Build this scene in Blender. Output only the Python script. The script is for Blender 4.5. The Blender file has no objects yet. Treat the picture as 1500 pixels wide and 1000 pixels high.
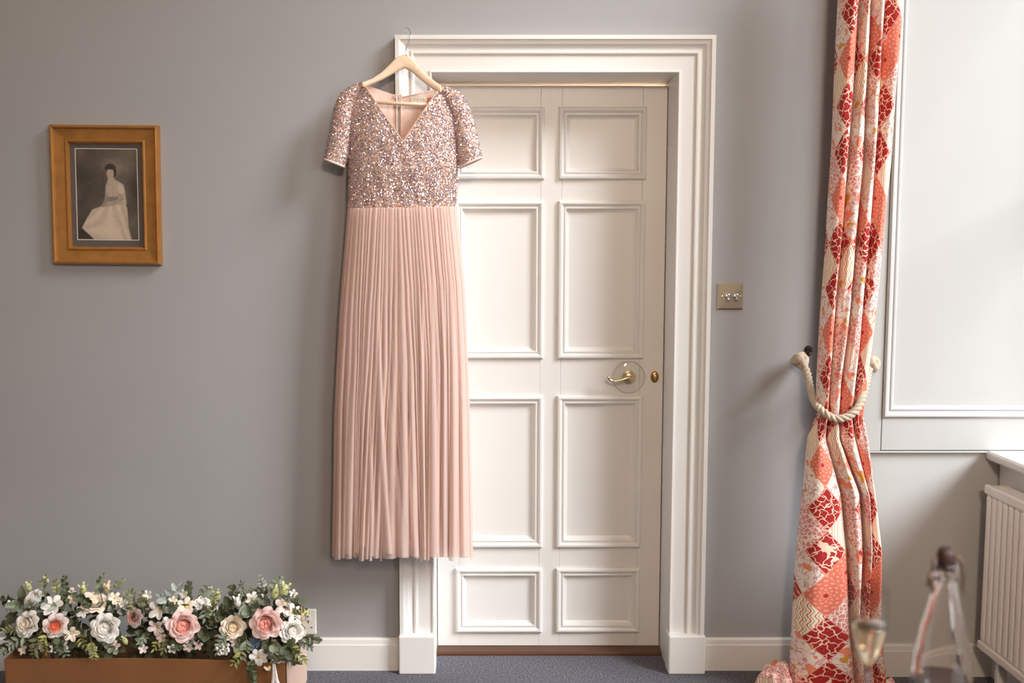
import bpy, math, random
import numpy as np
from mathutils import Vector, Matrix

random.seed(7); rng = np.random.default_rng(7)
SC = bpy.context.scene; COL = SC.collection

# ---------------------------------------------------------------- camera
F = 1458.3; CX = 714.0; CAMY = -3.34; CAMZ = 1.45; PITCH = math.atan(135 / F)
cd = bpy.data.cameras.new('camera'); cam = bpy.data.objects.new('camera', cd); COL.objects.link(cam)
cam.location = (0, CAMY, CAMZ); cam.rotation_euler = (math.pi / 2 - PITCH, 0, 0)
cd.lens = 35; cd.sensor_width = 36; cd.shift_x = (750 - CX) / 1500; cd.clip_start = 0.02
cd.dof.use_dof = True; cd.dof.focus_distance = 3.3; cd.dof.aperture_fstop = 2.5
SC.camera = cam
# ---------------------------------------------------------------- world, lights, exposure
w = bpy.data.worlds.new('overcast_sky'); SC.world = w; w.use_nodes = True
bg = w.node_tree.nodes['Background']; bg.inputs[0].default_value = (0.90, 0.95, 1.0, 1); bg.inputs[1].default_value = 0.4
def area_light(name, loc, sx, sy, power, rot, col):
    l = bpy.data.lights.new(name, 'AREA'); l.shape = 'RECTANGLE'; l.size = sx; l.size_y = sy; l.energy = power; l.color = col
    o = bpy.data.objects.new(name, l); COL.objects.link(o); o.location = loc; o.rotation_euler = rot
    return o
DAY = (0.90, 0.95, 1.0)
def aim(a, b): return (Vector(b) - Vector(a)).to_track_quat('-Z', 'Y').to_euler()
sl = bpy.data.lights.new('hazy_sun', 'SUN'); sl.energy = 4.5; sl.angle = 0.46; sl.color = DAY                      # hazy sun coming in through the bay window
so_ = bpy.data.objects.new('hazy_sun', sl); COL.objects.link(so_); so_.location = (8, -4.6, 6); so_.rotation_euler = aim((7.6, -4.6, 6.5), (0, 0, 0))
area_light('daylight_side', (3.0, -6.4, 2.4), 2.6, 2.4, 130, aim((3.0, -6.4, 2.4), (0.3, -0.6, 1.2)), DAY)        # and outside the next window along
lamp = bpy.data.lights.new('warm_fill_light', 'POINT'); lamp.energy = 120; lamp.color = (1.0, 0.79, 0.60); lamp.shadow_soft_size = 0.16  # warm fill added behind the camera to lift the shadows, no fixture
lo = bpy.data.objects.new('warm_fill_light', lamp); COL.objects.link(lo); lo.location = (0.45, -3.9, 2.5)
lamp = bpy.data.lights.new('corridor_bulb', 'POINT'); lamp.energy = 45; lamp.color = (1.0, 0.62, 0.34); lamp.shadow_soft_size = 0.06
lo = bpy.data.objects.new('corridor_bulb', lamp); COL.objects.link(lo); lo.location = (0.7, 0.8, 2.2)
SC.view_settings.view_transform = 'Standard'; SC.view_settings.look = 'None'
SC.view_settings.gamma = 1; SC.view_settings.use_curve_mapping = False
SC.view_settings.exposure = 0.60

# ---------------------------------------------------------------- helpers
cp, sp = math.cos(PITCH), math.sin(PITCH)
def P(px, py, Y):
    a = (px - CX) / F; b = (500 - py) / F
    d = Vector((a, cp + b * sp, -sp + b * cp)); t = (Y - CAMY) / d.y
    return Vector((d.x * t, Y, CAMZ + d.z * t))
def lin(c):
    return tuple(((v / 255) / 12.92 if v <= 10.3 else ((v / 255 + 0.055) / 1.055) ** 2.4) for v in c)
def interp(x, xs, ys): return float(np.interp(x, xs, ys))

MATS = {}
def mat(name, rgb, rough=0.5, metal=0.0, bump=0.0, bscale=200, var=0.0, vscale=6, spec=0.5, coat=0.0, sheen=0.0, trans=0.0, ior=1.45, attr=None, objvar=0.0, stretch=None):
    if name in MATS: return MATS[name]
    m = bpy.data.materials.new(name); m.use_nodes = True; nt = m.node_tree; b = nt.nodes['Principled BSDF']
    c = (*lin(rgb), 1)
    b.inputs['Base Color'].default_value = c; b.inputs['Roughness'].default_value = rough; b.inputs['Metallic'].default_value = metal
    b.inputs['Specular IOR Level'].default_value = spec; b.inputs['IOR'].default_value = ior
    b.inputs['Coat Weight'].default_value = coat; b.inputs['Sheen Weight'].default_value = sheen; b.inputs['Transmission Weight'].default_value = trans
    tc = nt.nodes.new('ShaderNodeTexCoord'); src = tc.outputs['Object']
    if stretch:
        mp = nt.nodes.new('ShaderNodeMapping'); mp.inputs['Scale'].default_value = stretch; nt.links.new(src, mp.inputs[0]); src = mp.outputs[0]
    out = None
    if attr:
        a = nt.nodes.new('ShaderNodeVertexColor'); a.layer_name = attr; out = a.outputs['Color']
    if var:
        n = nt.nodes.new('ShaderNodeTexNoise'); n.inputs['Scale'].default_value = vscale; n.inputs['Detail'].default_value = 5; nt.links.new(src, n.inputs['Vector'])
        mr = nt.nodes.new('ShaderNodeMapRange'); mr.inputs[1].default_value = 0.3; mr.inputs[2].default_value = 0.7; mr.inputs[3].default_value = 1 - var; mr.inputs[4].default_value = 1 + var
        nt.links.new(n.outputs['Fac'], mr.inputs[0])
        mx = nt.nodes.new('ShaderNodeMix'); mx.data_type = 'RGBA'; mx.blend_type = 'MULTIPLY'; mx.inputs[0].default_value = 1
        if out: nt.links.new(out, mx.inputs[6])
        else: mx.inputs[6].default_value = c
        nt.links.new(mr.outputs[0], mx.inputs[7]); out = mx.outputs[2]
    if objvar:
        oi = nt.nodes.new('ShaderNodeObjectInfo'); hs = nt.nodes.new('ShaderNodeHueSaturation')
        mr = nt.nodes.new('ShaderNodeMapRange'); mr.inputs[3].default_value = 1 - objvar; mr.inputs[4].default_value = 1 + objvar
        nt.links.new(oi.outputs['Random'], mr.inputs[0]); nt.links.new(mr.outputs[0], hs.inputs['Value'])
        if out: nt.links.new(out, hs.inputs['Color'])
        else: hs.inputs['Color'].default_value = c
        out = hs.outputs[0]
    if out: nt.links.new(out, b.inputs['Base Color'])
    if bump:
        n = nt.nodes.new('ShaderNodeTexNoise'); n.inputs['Scale'].default_value = bscale; n.inputs['Detail'].default_value = 3; nt.links.new(src, n.inputs['Vector'])
        bp = nt.nodes.new('ShaderNodeBump'); bp.inputs['Strength'].default_value = bump; bp.inputs['Distance'].default_value = 0.002
        nt.links.new(n.outputs['Fac'], bp.inputs['Height']); nt.links.new(bp.outputs[0], b.inputs['Normal'])
    MATS[name] = m
    return m

WORLD = {}
def link(o, parent=None, M=None):
    COL.objects.link(o); M = M or Matrix.Identity(4)
    if parent is not None:
        o.parent = parent; o.matrix_parent_inverse = WORLD[parent.name].inverted()
    o.matrix_basis = M; WORLD[o.name] = M
    return o
def tag(o, label=None, cat=None, group=None, kind=None):
    if label: o['label'] = label
    if cat: o['category'] = cat
    if group: o['group'] = group
    if kind: o['kind'] = kind
    return o
def thing(name, loc, label=None, cat=None, group=None, kind=None):
    o = bpy.data.objects.new(name, None); o.empty_display_size = 0.05
    link(o, None, Matrix.Translation(Vector(loc)))
    return tag(o, label, cat, group, kind)
def inst(name, me, parent, M=None): return link(bpy.data.objects.new(name, me), parent, M)

class MB:
    def __init__(s): s.v = []; s.f = []; s.uv = None
    def add(s, vs, fs):
        n = len(s.v); s.v += [tuple(p) for p in vs]; s.f += [tuple(i + n for i in f) for f in fs]; return s
    def box(s, x0, x1, y0, y1, z0, z1):
        return s.add([(x0,y0,z0),(x1,y0,z0),(x1,y1,z0),(x0,y1,z0),(x0,y0,z1),(x1,y0,z1),(x1,y1,z1),(x0,y1,z1)],
                     [(0,3,2,1),(4,5,6,7),(0,1,5,4),(1,2,6,5),(2,3,7,6),(3,0,4,7)])
    def grid(s, pts, nu, nv, cu=False, cv=False):          # pts[j*nu+i]
        fs = []
        for j in range(nv if cv else nv - 1):
            for i in range(nu if cu else nu - 1):
                a = j * nu + i; b = j * nu + (i + 1) % nu; c = ((j + 1) % nv) * nu + (i + 1) % nu; d = ((j + 1) % nv) * nu + i
                fs.append((a, b, c, d))
        return s.add(pts, fs)
    def tube(s, pts, r, n=8, caps=True, flat=1.0):
        pts = [Vector(p) for p in pts]; R = r if isinstance(r, (list, tuple)) else [r] * len(pts)
        t0 = (pts[1] - pts[0]).normalized(); ref = Vector((0, 0, 1)) if abs(t0.z) < 0.9 else Vector((1, 0, 0))
        u = t0.cross(ref).normalized(); vs = []
        for i, p in enumerate(pts):
            t = (pts[min(i + 1, len(pts) - 1)] - pts[max(i - 1, 0)]).normalized()
            u = (u - t * u.dot(t)).normalized(); w_ = t.cross(u)
            for k in range(n):
                a = 2 * math.pi * k / n; vs.append(p + u * math.cos(a) * R[i] + w_ * math.sin(a) * R[i] * flat)
        b = len(s.v); s.grid(vs, n, len(pts), cu=True)
        if caps: s.f.append(tuple(b + k for k in reversed(range(n)))); e = b + n * (len(pts) - 1); s.f.append(tuple(e + k for k in range(n)))
        return s
    def lathe(s, prof, c=(0, 0, 0), n=24, axis='z'):
        vs = []
        for (r, h) in prof:
            for k in range(n):
                a = 2 * math.pi * k / n
                p = (r * math.cos(a), r * math.sin(a), h) if axis == 'z' else (r * math.cos(a), -h, r * math.sin(a))
                vs.append((c[0] + p[0], c[1] + p[1], c[2] + p[2]))
        return s.grid(vs, n, len(prof), cu=True)
    def frame(s, x0, x1, z0, z1, prof):                    # prof: (inset, y) swept round a rectangle with mitred corners
        vs = []
        for (d, y) in prof: vs += [(x0 + d, y, z0 + d), (x1 - d, y, z0 + d), (x1 - d, y, z1 - d), (x0 + d, y, z1 - d)]
        return s.grid(vs, 4, len(prof), cu=True)
    def prism(s, poly, y0, y1):                            # poly of (x, z)
        n = len(poly); vs = [(x, y0, z) for x, z in poly] + [(x, y1, z) for x, z in poly]
        return s.add(vs, [tuple(range(n)), tuple(range(2 * n - 1, n - 1, -1))] + [(i, i + n, (i + 1) % n + n, (i + 1) % n) for i in range(n)])
    def mesh(s, name, m=None, smooth=False):
        me = bpy.data.meshes.new(name); me.from_pydata(s.v, [], s.f); me.update()
        if smooth: me.polygons.foreach_set('use_smooth', [True] * len(me.polygons))
        if m: me.materials.append(m)
        return me
    def build(s, name, m=None, parent=None, smooth=False, bevel=0.0, M=None, fix=False):
        me = s.mesh(name, m, smooth)
        if fix:
            import bmesh
            bm = bmesh.new(); bm.from_mesh(me); bmesh.ops.recalc_face_normals(bm, faces=bm.faces); bm.to_mesh(me); bm.free()
        o = inst(name, me, parent, M)
        if bevel:
            b = o.modifiers.new('bevel', 'BEVEL'); b.width = bevel; b.segments = 2; b.limit_method = 'ANGLE'
        return o
def smooth_path(pts, n=8):                                 # Catmull-Rom
    pts = [Vector(p) for p in pts]; out = []
    for i in range(len(pts) - 1):
        p0, p1, p2, p3 = pts[max(i - 1, 0)], pts[i], pts[i + 1], pts[min(i + 2, len(pts) - 1)]
        for k in range(n):
            t = k / n
            out.append(0.5 * ((2 * p1) + (p2 - p0) * t + (2 * p0 - 5 * p1 + 4 * p2 - p3) * t * t + (3 * p1 - p0 - 3 * p2 + p3) * t ** 3))
    return out + [pts[-1]]

# ---------------------------------------------------------------- materials
M_WALL = mat('grey_wall_paint', (160, 158, 158), 0.62, bump=0.10, bscale=260, var=0.025, vscale=2.2)
M_WHITE = mat('white_gloss_paint', (224, 220, 215), 0.38, bump=0.04, bscale=40, var=0.012, vscale=5)
M_PLASTER = mat('white_plaster', (218, 216, 213), 0.6, bump=0.08, bscale=120, var=0.015)
M_REVEAL = mat('reveal_white_darkened', (196, 195, 192), 0.45, bump=0.04, bscale=40, var=0.012, vscale=5)  # white paint with a darkened base colour to offset strong window light
M_CEIL = mat('ceiling_paint', (236, 232, 226), 0.8)
M_CARPET = mat('grey_carpet', (100, 98, 104), 0.95, bump=1.0, bscale=420, var=0.55, vscale=150, spec=0.1)
M_THRESH = mat('varnished_threshold', (84, 52, 36), 0.35, var=0.15, vscale=14, stretch=(0.2, 2, 2))
M_BRASS = mat('polished_brass', (230, 208, 164), 0.22, 1.0)
M_OLDBRASS = mat('aged_brass', (168, 126, 70), 0.35, 1.0, var=0.2, vscale=80)
M_STEEL = mat('brushed_nickel', (196, 182, 160), 0.3, 1.0, bump=0.05, bscale=300, stretch=(1, 1, 0.05))
M_CHROME = mat('chrome', (225, 222, 218), 0.12, 1.0)
M_SCREW = mat('dark_slot', (60, 48, 40), 0.5)
M_PLASTIC = mat('white_plastic', (236, 230, 220), 0.35)
M_DARK = mat('dark_iron', (48, 38, 32), 0.5, 0.6)
M_HANGER = mat('pale_beech_wood', (238, 206, 176), 0.45, var=0.06, vscale=20, stretch=(1, 1, 4))

# ---------------------------------------------------------------- structure
RX, RY = 1.16, -0.062      # reveal wall: start in x, face in y
WX = 1.715                 # wall under the window
GX = 2.02                  # window plane
CE = 4.8
oxl, oxr = P(582, 480, -0.04).x, P(1039.5, 480, -0.04).x          # outer sides of the door casing
oz = P(800, 51, -0.04).z
ixl, ixr, iz = P(634, 480, -0.02).x, P(987.5, 480, -0.02).x, P(800, 106.5, -0.02).z
tag(MB().box(-3.3, 2.3, -5.6, 1.5, -0.1, 0.0).build('floor', M_CARPET), kind='structure')
tag(MB().box(-3.3, 2.3, -5.6, 1.5, CE, CE + 0.1).build('ceiling', M_CEIL), kind='structure')
b = MB().box(-3.3, ixl - 0.02, 0, 0.26, 0, CE).box(ixr + 0.02, RX + 1.1, 0, 0.26, 0, CE).box(ixl - 0.02, ixr + 0.02, 0, 0.26, iz + 0.02, CE)
tag(b.build('wall_back', M_WALL), kind='structure')
tag(MB().box(-3.4, -3.3, -5.6, 1.5, 0, CE).build('wall_left', M_WALL), kind='structure')
tag(MB().box(-3.3, 2.3, -5.7, -5.6, 0, CE).build('wall_front', M_WALL), kind='structure')
b = MB().box(1.3, 2.1, -2.2, -2.05, 0, CE).box(1.3, 1.62, -5.2, -2.2, 0, 0.8).box(1.3, 1.62, -5.2, -2.2, 2.7, CE).box(1.3, 1.62, -5.6, -5.2, 0, CE)
tag(b.build('wall_right', M_WALL), kind='structure')
b = MB().box(WX, 2.14, -2.05, RY, 0, 0.735).box(1.9, 2.14, -2.05, RY, 4.6, CE)
wu = tag(b.build('wall_window', M_PLASTER), kind='structure')
tag(MB().box(-0.6, 2.2, 1.35, 1.45, 0, CE).build('wall_corridor', M_PLASTER), kind='structure')
# panelled reveal beside the window: plaster below, joinery above
zc = P(1350, 660, RY).z; zm = P(1350, 612, RY).z
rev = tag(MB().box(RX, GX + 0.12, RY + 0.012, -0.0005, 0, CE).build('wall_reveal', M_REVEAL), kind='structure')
xs = P(1291, 630, RY).x; xm = P(1311, 300, RY).x
xm = P(1295, 600, RY).x
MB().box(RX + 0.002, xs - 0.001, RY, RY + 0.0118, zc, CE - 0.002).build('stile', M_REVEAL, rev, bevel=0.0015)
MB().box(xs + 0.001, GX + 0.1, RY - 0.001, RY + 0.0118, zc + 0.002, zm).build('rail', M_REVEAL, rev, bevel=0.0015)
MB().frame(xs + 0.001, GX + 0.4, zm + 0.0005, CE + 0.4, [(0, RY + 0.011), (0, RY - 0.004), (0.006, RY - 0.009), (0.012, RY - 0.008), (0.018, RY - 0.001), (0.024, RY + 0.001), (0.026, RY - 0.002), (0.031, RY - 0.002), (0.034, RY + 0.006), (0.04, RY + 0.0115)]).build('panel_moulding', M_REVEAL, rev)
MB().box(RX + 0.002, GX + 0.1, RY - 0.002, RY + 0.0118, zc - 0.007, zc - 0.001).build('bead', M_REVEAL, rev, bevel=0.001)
# baseboards
def baseboard(name, x0, x1, yf, h, m=M_WHITE):
    prof = [(yf, 0), (yf - 0.018, 0), (yf - 0.018, h - 0.022), (yf - 0.016, h - 0.019), (yf - 0.014, h - 0.004), (yf - 0.008, h), (yf, h)]
    n = len(prof); vs = [(x0, y, z) for y, z in prof] + [(x1, y, z) for y, z in prof]
    fs = [(i, i + 1, i + 1 + n, i + n) for i in range(n - 1)] + [tuple(range(n)), tuple(range(2 * n - 1, n - 1, -1))]
    return tag(MB().add(vs, fs).build(name, m, fix=True), kind='structure')
hb = P(520, 936, -0.018).z
baseboard('baseboard_left', -3.3, P(585, 950, -0.04).x, 0, hb)
baseboard('baseboard_right', P(1030, 950, -0.04).x, RX, 0, hb)
baseboard('baseboard_reveal', RX, WX, RY + 0.012, P(1320, 945, RY - 0.006).z)
# door casing
ca = thing('trim_1', ((oxl + oxr) / 2, 0, 0), kind='structure')
PROF = [(0, 0.0), (0, -0.040), (0.013, -0.040), (0.016, -0.036), (0.020, -0.034), (0.027, -0.031), (0.033, -0.025), (0.040, -0.021), (0.046, -0.020), (0.048, -0.024), (0.053, -0.025), (0.057, -0.024), (0.059, -0.018), (0.062, -0.017)]
wL = ixl - oxl
PROF += [(wL - 0.008, -0.017), (wL - 0.007, -0.021), (wL - 0.002, -0.022), (wL, -0.019), (wL, 0.0)]
zp = P(600, 930, -0.04).z
def casing_piece(name, path):                              # path: two (origin corner, inward) mitred ends
    n = len(PROF); vs = [path[0](d, y) for d, y in PROF] + [path[1](d, y) for d, y in PROF]
    return MB().add(vs, [(i, i + 1, i + 1 + n, i + n) for i in range(n - 1)]).build(name, M_WHITE, ca, fix=True)
oxr2 = ixr + wL; oz2 = iz + wL
casing_piece('casing_side', [lambda d, y: (oxl + d, y, zp), lambda d, y: (oxl + d, y, oz2 - d)])
casing_piece('casing_side', [lambda d, y: (oxr2 - d, y, zp), lambda d, y: (oxr2 - d, y, oz2 - d)])
casing_piece('casing_head', [lambda d, y: (oxl + d, y, oz2 - d), lambda d, y: (oxr2 - d, y, oz2 - d)])
MB().box(oxl - 0.004, ixl + 0.005, -0.05, 0.02, 0, zp).build('plinth_block', M_WHITE, ca, bevel=0.005)
MB().box(ixr - 0.005, oxr2 + 0.004, -0.05, 0.02, 0, zp).build('plinth_block', M_WHITE, ca, bevel=0.005)
YD = 0.16
MB().box(ixl - 0.02, ixl, 0, 0.26, 0, iz + 0.02).build('jamb', M_WHITE, ca)
MB().box(ixr, ixr + 0.02, 0, 0.26, 0, iz + 0.02).build('jamb', M_WHITE, ca)
MB().box(ixl, ixr, 0, 0.26, iz, iz + 0.02).build('jamb_head', M_WHITE, ca)
# threshold
zt = 0.012
pr = [(YD - 0.05, 0), (YD - 0.05, zt - 0.006), (YD - 0.044, zt), (YD - 0.0, zt + 0.004), (YD + 0.05, zt + 0.004), (YD + 0.05, 0)]
vs = [(ixl, y, z) for y, z in pr] + [(ixr, y, z) for y, z in pr]
tag(MB().add(vs, [(i, i + 1, i + 7, i + 6) for i in range(5)] + [tuple(range(6)), tuple(range(11, 5, -1))]).build('trim_2', M_THRESH, fix=True), kind='structure')
# ---------------------------------------------------------------- door leaf
dz0, dz1 = zt + 0.005, iz - 0.013
door = thing('door_1', (ixr, YD, dz0), kind='structure')
colx = [(P(666, 880, YD).x, P(796, 500, YD).x), (P(816.5, 500, YD).x, P(942.5, 500, YD).x)]
colx[0] = (colx[0][0] + 0.004, colx[0][1])
rows = [(P(800, 263, YD).z, P(800, 157, YD).z), (P(800, 525, YD).z, P(800, 294, YD).z), (P(800, 801, YD).z, P(800, 579, YD).z), (P(800, 925, YD).z, P(800, 831, YD).z)]
th = 0.042; e = 0.012                                         # framing shows e inside the moulding's outer line
sx = [(ixl + 0.003, colx[0][0] + e), (colx[0][1] - e, colx[1][0] + e), (colx[1][1] - e, ixr - 0.003)]
for (a, c) in sx: MB().box(a, c, YD, YD + th, dz0, dz1 if c < 0.4 else dz1 - 0.001).build('stile', M_WHITE, door, bevel=0.001)
for (a, c) in [(sx[0][1], sx[1][0]), (sx[1][1], sx[2][0])]:
    zz = [dz1] + [v for r in rows for v in (r[1] - e, r[0] + e)] + [dz0]
    for k in range(0, 10, 2):
        MB().box(a + 0.0003, c - 0.0003, YD + 0.0004, YD + th, zz[k + 1], zz[k]).build('rail', M_WHITE, door, bevel=0.001)
MPROF = [(0, 0.0), (0, -0.008), (0.004, -0.013), (0.010, -0.014), (0.015, -0.011), (0.018, -0.006), (0.021, -0.005), (0.0225, -0.008), (0.027, -0.008), (0.029, -0.001), (0.034, 0.006), (0.040, 0.009)]
for (a, c) in colx:
    for (z0, z1) in rows:
        p = MB().box(a + e + 0.0005, c - e - 0.0005, YD + 0.009, YD + th - 0.01, z0 + e + 0.0005, z1 - e - 0.0005).build('panel', M_WHITE, door)
        MB().frame(a, c, z0, z1, [(d, YD + y) for d, y in MPROF]).build('panel_moulding', M_WHITE, p)
M_PANE = bpy.data.materials.new('window_pane'); M_PANE.use_nodes = True; nt = M_PANE.node_tree; nt.nodes.clear()
o_ = nt.nodes.new('ShaderNodeOutputMaterial'); tr = nt.nodes.new('ShaderNodeBsdfTransparent'); gl = nt.nodes.new('ShaderNodeBsdfGlossy'); gl.inputs['Roughness'].default_value = 0.02
mx = nt.nodes.new('ShaderNodeMixShader'); mx.inputs[0].default_value = 0.035; nt.links.new(tr.outputs[0], mx.inputs[1]); nt.links.new(gl.outputs[0], mx.inputs[2]); nt.links.new(mx.outputs[0], o_.inputs[0])
# handle
hc = P(921, 552, YD)
M_ACR = M_PANE
hs = MB().lathe([(0.0, 0.0045), (0.054, 0.0045), (0.0565, 0.003), (0.0565, 0.0005), (0, 0.0005)], hc, 48, 'y').build('finger_plate', M_ACR, door, True)
tag(hs, 'clear round plate behind the handle')
MB().tube([hc + Vector((0.0562 * math.cos(a), -0.003, 0.0562 * math.sin(a))) for a in np.linspace(0, 2 * math.pi, 49)], 0.0014, 6).build('plate_rim', mat('acrylic_rim', (196, 184, 170), 0.2), hs, True)
rs = MB().lathe([(0, 0.014), (0.014, 0.014), (0.018, 0.011), (0.021, 0.009), (0.0235, 0.009), (0.0245, 0.006), (0.0245, 0.0046), (0, 0.0046)], hc, 32, 'y').build('handle_rose', M_BRASS, door, True)
tag(rs, 'polished brass rose')
lv = smooth_path([hc + Vector((0, -0.014, 0)), hc + Vector((0, -0.045, 0)), hc + Vector((-0.012, -0.053, 0.003)), hc + Vector((-0.035, -0.054, -0.004)), hc + Vector((-0.056, -0.053, -0.008)), hc + Vector((-0.072, -0.053, -0.004)), hc + Vector((-0.079, -0.053, 0.004))], 6)
n = len(lv); tag(MB().tube(lv, [0.0085 if i < 8 else 0.0062 - 0.002 * math.sin(math.pi * (i - 8) / (n - 8)) for i in range(n)], 12).build('lever_handle', M_BRASS, door, True), 'polished brass lever handle')
c2 = lv[-1]; MB().lathe([(0.007 * math.sin(math.pi * k / 8), 0.007 * math.cos(math.pi * k / 8)) for k in range(9)], c2, 14, 'y').build('handle_finial', M_BRASS, door, True)
MB().lathe([(0.003, 0.0165), (0.003, 0.0139)], hc + Vector((0.004, 0, 0.017)), 8, 'y').build('screw', M_SCREW, door)
kc = P(959, 552, YD)
def oval(c, rx, rz, h, mtl, name, par):
    o = MB().lathe([(0, h), (0.75, h), (0.9, h * 0.7), (1, 0.0)], (0, 0, 0), 28, 'y')
    o.v = [(c.x + x * rx, c.y + y, c.z + z * rz) for x, y, z in o.v]
    return o.build(name, mtl, par, True)
ke = tag(oval(kc, 0.0145, 0.021, 0.005, M_OLDBRASS, 'keyhole_escutcheon', door), 'aged brass oval keyhole cover')
oval(kc + Vector((0, -0.005, 0)), 0.005, 0.011, 0.004, M_BRASS, 'keyhole_cover', ke)
# ---------------------------------------------------------------- windows (out of frame, they let the daylight in)
def window(name, x, y0, y1, z0, z1):
    wn = thing(name, (x, (y0 + y1) / 2, z0), kind='structure')
    t = 0.05
    for q in ((y0, y0 + t, z0, z1), (y1 - t, y1, z0, z1), (y0 + t, y1 - t, z0, z0 + t), (y0 + t, y1 - t, z1 - t, z1)):
        MB().box(x - 0.025, x + 0.025, *q).build('window_frame', M_WHITE, wn, bevel=0.003)
    ys = np.linspace(y0 + t, y1 - t, 4); zs = np.linspace(z0 + t, z1 - t, 5)
    for k in (1, 2): MB().box(x - 0.012, x + 0.012, ys[k] - 0.01, ys[k] + 0.01, z0 + t, z1 - t).build('glazing_bar', M_WHITE, wn)
    for k in (1, 2, 3): MB().box(x - 0.011, x + 0.011, y0 + t, y1 - t, zs[k] - 0.01, zs[k] + 0.01).build('glazing_bar', M_WHITE, wn)
    MB().box(x - 0.002, x + 0.002, y0 + t, y1 - t, z0 + t, z1 - t).build('pane', M_PANE, wn)
    return wn
w1 = window('window_1', GX, -2.04, RY - 0.012, 0.775, 4.6)
window('window_2', 1.56, -5.19, -2.21, 0.81, 2.69)
sz = P(1448, 661, RY - 0.012).z
sxl = P(1447, 668, RY - 0.012).x
SILL = [(sxl + 0.006, sz - 0.030), (sxl, sz - 0.023), (sxl - 0.001, sz - 0.014), (sxl, sz - 0.006), (sxl + 0.007, sz), (GX - 0.026, sz), (GX - 0.026, sz - 0.030)]
n = len(SILL); vs = [(x, -2.045, z) for x, z in SILL] + [(x, RY - 0.0005, z) for x, z in SILL]
MB().add(vs, [tuple(range(n)), tuple(range(2 * n - 1, n - 1, -1))] + [(i, i + n, (i + 1) % n + n, (i + 1) % n) for i in range(n)]).build('window_sill', M_WHITE, w1, fix=True)

# ---------------------------------------------------------------- radiator
M_RAD = mat('radiator_enamel', (238, 232, 226), 0.35)
ry1 = RY - 0.075; rx = P(1440, 800, ry1).x
rz1 = P(1443, 709, ry1).z; rz0 = P(1434, 948, ry1).z; ry0 = -1.35
rad = tag(thing('radiator', (rx, (ry0 + ry1) / 2, 0), 'white ribbed panel radiator under the window sill', 'radiator'))
MB().box(rx + 0.006, rx + 0.012, ry0, ry1, rz0 + 0.02, rz1 - 0.02).build('front_panel', M_RAD, rad)
pitch = 0.0345; nrib = int((ry1 - ry0) / pitch)
b0 = MB(); hh = (rz1 - 0.030) - (rz0 + 0.026)
prof = [(0.0055, -0.0135), (0.0, -0.0105), (-0.002, -0.006), (-0.002, 0.006), (0.0, 0.0105), (0.0055, 0.0135)]
vs = []
for (zz, sc) in ((0, 0.6), (0.012, 1), (hh - 0.012, 1), (hh, 0.6)): vs += [(0.006 - (0.006 - x) * (1 if sc == 1 else 0.1), y * sc, zz) for x, y in prof]
rib = b0.grid(vs, 6, 4).mesh('rib', M_RAD, False)
for k in range(nrib): inst('rib', rib, rad, Matrix.Translation((rx, ry1 - 0.02 - k * pitch, rz0 + 0.026)))
MB().box(rx - 0.004, rx + 0.014, ry0 - 0.003, ry1 + 0.003, rz1 - 0.030, rz1).build('top_rail', M_RAD, rad, bevel=0.004)
MB().box(rx - 0.004, rx + 0.014, ry0 - 0.003, ry1 + 0.003, rz0, rz0 + 0.026).build('bottom_rail', M_RAD, rad, bevel=0.004)
MB().box(rx + 0.055, rx + 0.067, ry0, ry1, rz0, rz1 - 0.003).build('rear_panel', M_RAD, rad, bevel=0.003)
gr = MB().box(rx + 0.0145, rx + 0.0545, ry0, ry1, rz1 - 0.012, rz1 - 0.006)
gr.build('top_grille', M_RAD, rad, bevel=0.001)
slot = MB().box(-0.016, 0.016, -0.006, 0.006, 0, 0.003).mesh('grille_bar', M_RAD)
for k in range(int((ry1 - ry0) / 0.022)): inst('grille_bar', slot, rad, Matrix.Translation((rx + 0.0345, ry1 - 0.012 - k * 0.022, rz1 - 0.006)))
for yy in (ry1 - 0.09, ry0 + 0.09):
    MB().box(rx + 0.016, rx + 0.046, yy - 0.011, yy + 0.011, 0, rz0 + 0.004).build('leg', M_RAD, rad, bevel=0.003)

# ---------------------------------------------------------------- picture
pc = P(156, 286, -0.012)
pw, ph = 0.357, 0.456
pic = thing('picture_frame', (pc.x, 0, pc.z), 'gold framed sepia portrait of a seated woman hanging on grey wall', 'picture')
ROLL = Matrix.Translation((pc.x, 0, pc.z)) @ Matrix.Rotation(math.radians(0.5), 4, 'Y')
M_GILT = mat('gilt_wood', (166, 114, 56), 0.42, 0.3, var=0.16, vscale=26, bump=0.1, bscale=90)
M_GILTE = mat('gilt_edge', (184, 126, 66), 0.28, 0.5, var=0.1, vscale=20)
def ring(name, pr, m, mw=0, mh=0): return MB().frame(-pw/2 + mw, pw/2 - mw, -ph/2 + mh, ph/2 - mh, pr).build(name, m, pic, M=ROLL)
ring('frame_edge', [(0, -0.0005), (0, -0.024), (0.003, -0.029), (0.008, -0.030), (0.012, -0.026), (0.013, -0.0215)], M_GILTE)
ring('frame_band', [(0.013, -0.0215), (0.014, -0.0205), (0.046, -0.0165), (0.047, -0.0175)], M_GILT)
ring('frame_lip', [(0.047, -0.0175), (0.050, -0.0205), (0.054, -0.020), (0.059, -0.0115), (0.059, -0.003)], M_GILTE)
M_MAT = mat('dark_mount_board', (92, 82, 76), 0.8)
x1_, z1_ = pw / 2 - 0.0585, ph / 2 - 0.0585
fw, fh = 0.2015 / 2, 0.297 / 2
dzp = 0.003
MB().box(-x1_, x1_, -0.006, -0.001, -z1_, z1_).build('mount', M_MAT, pic, M=ROLL)
t = 0.0022
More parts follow.
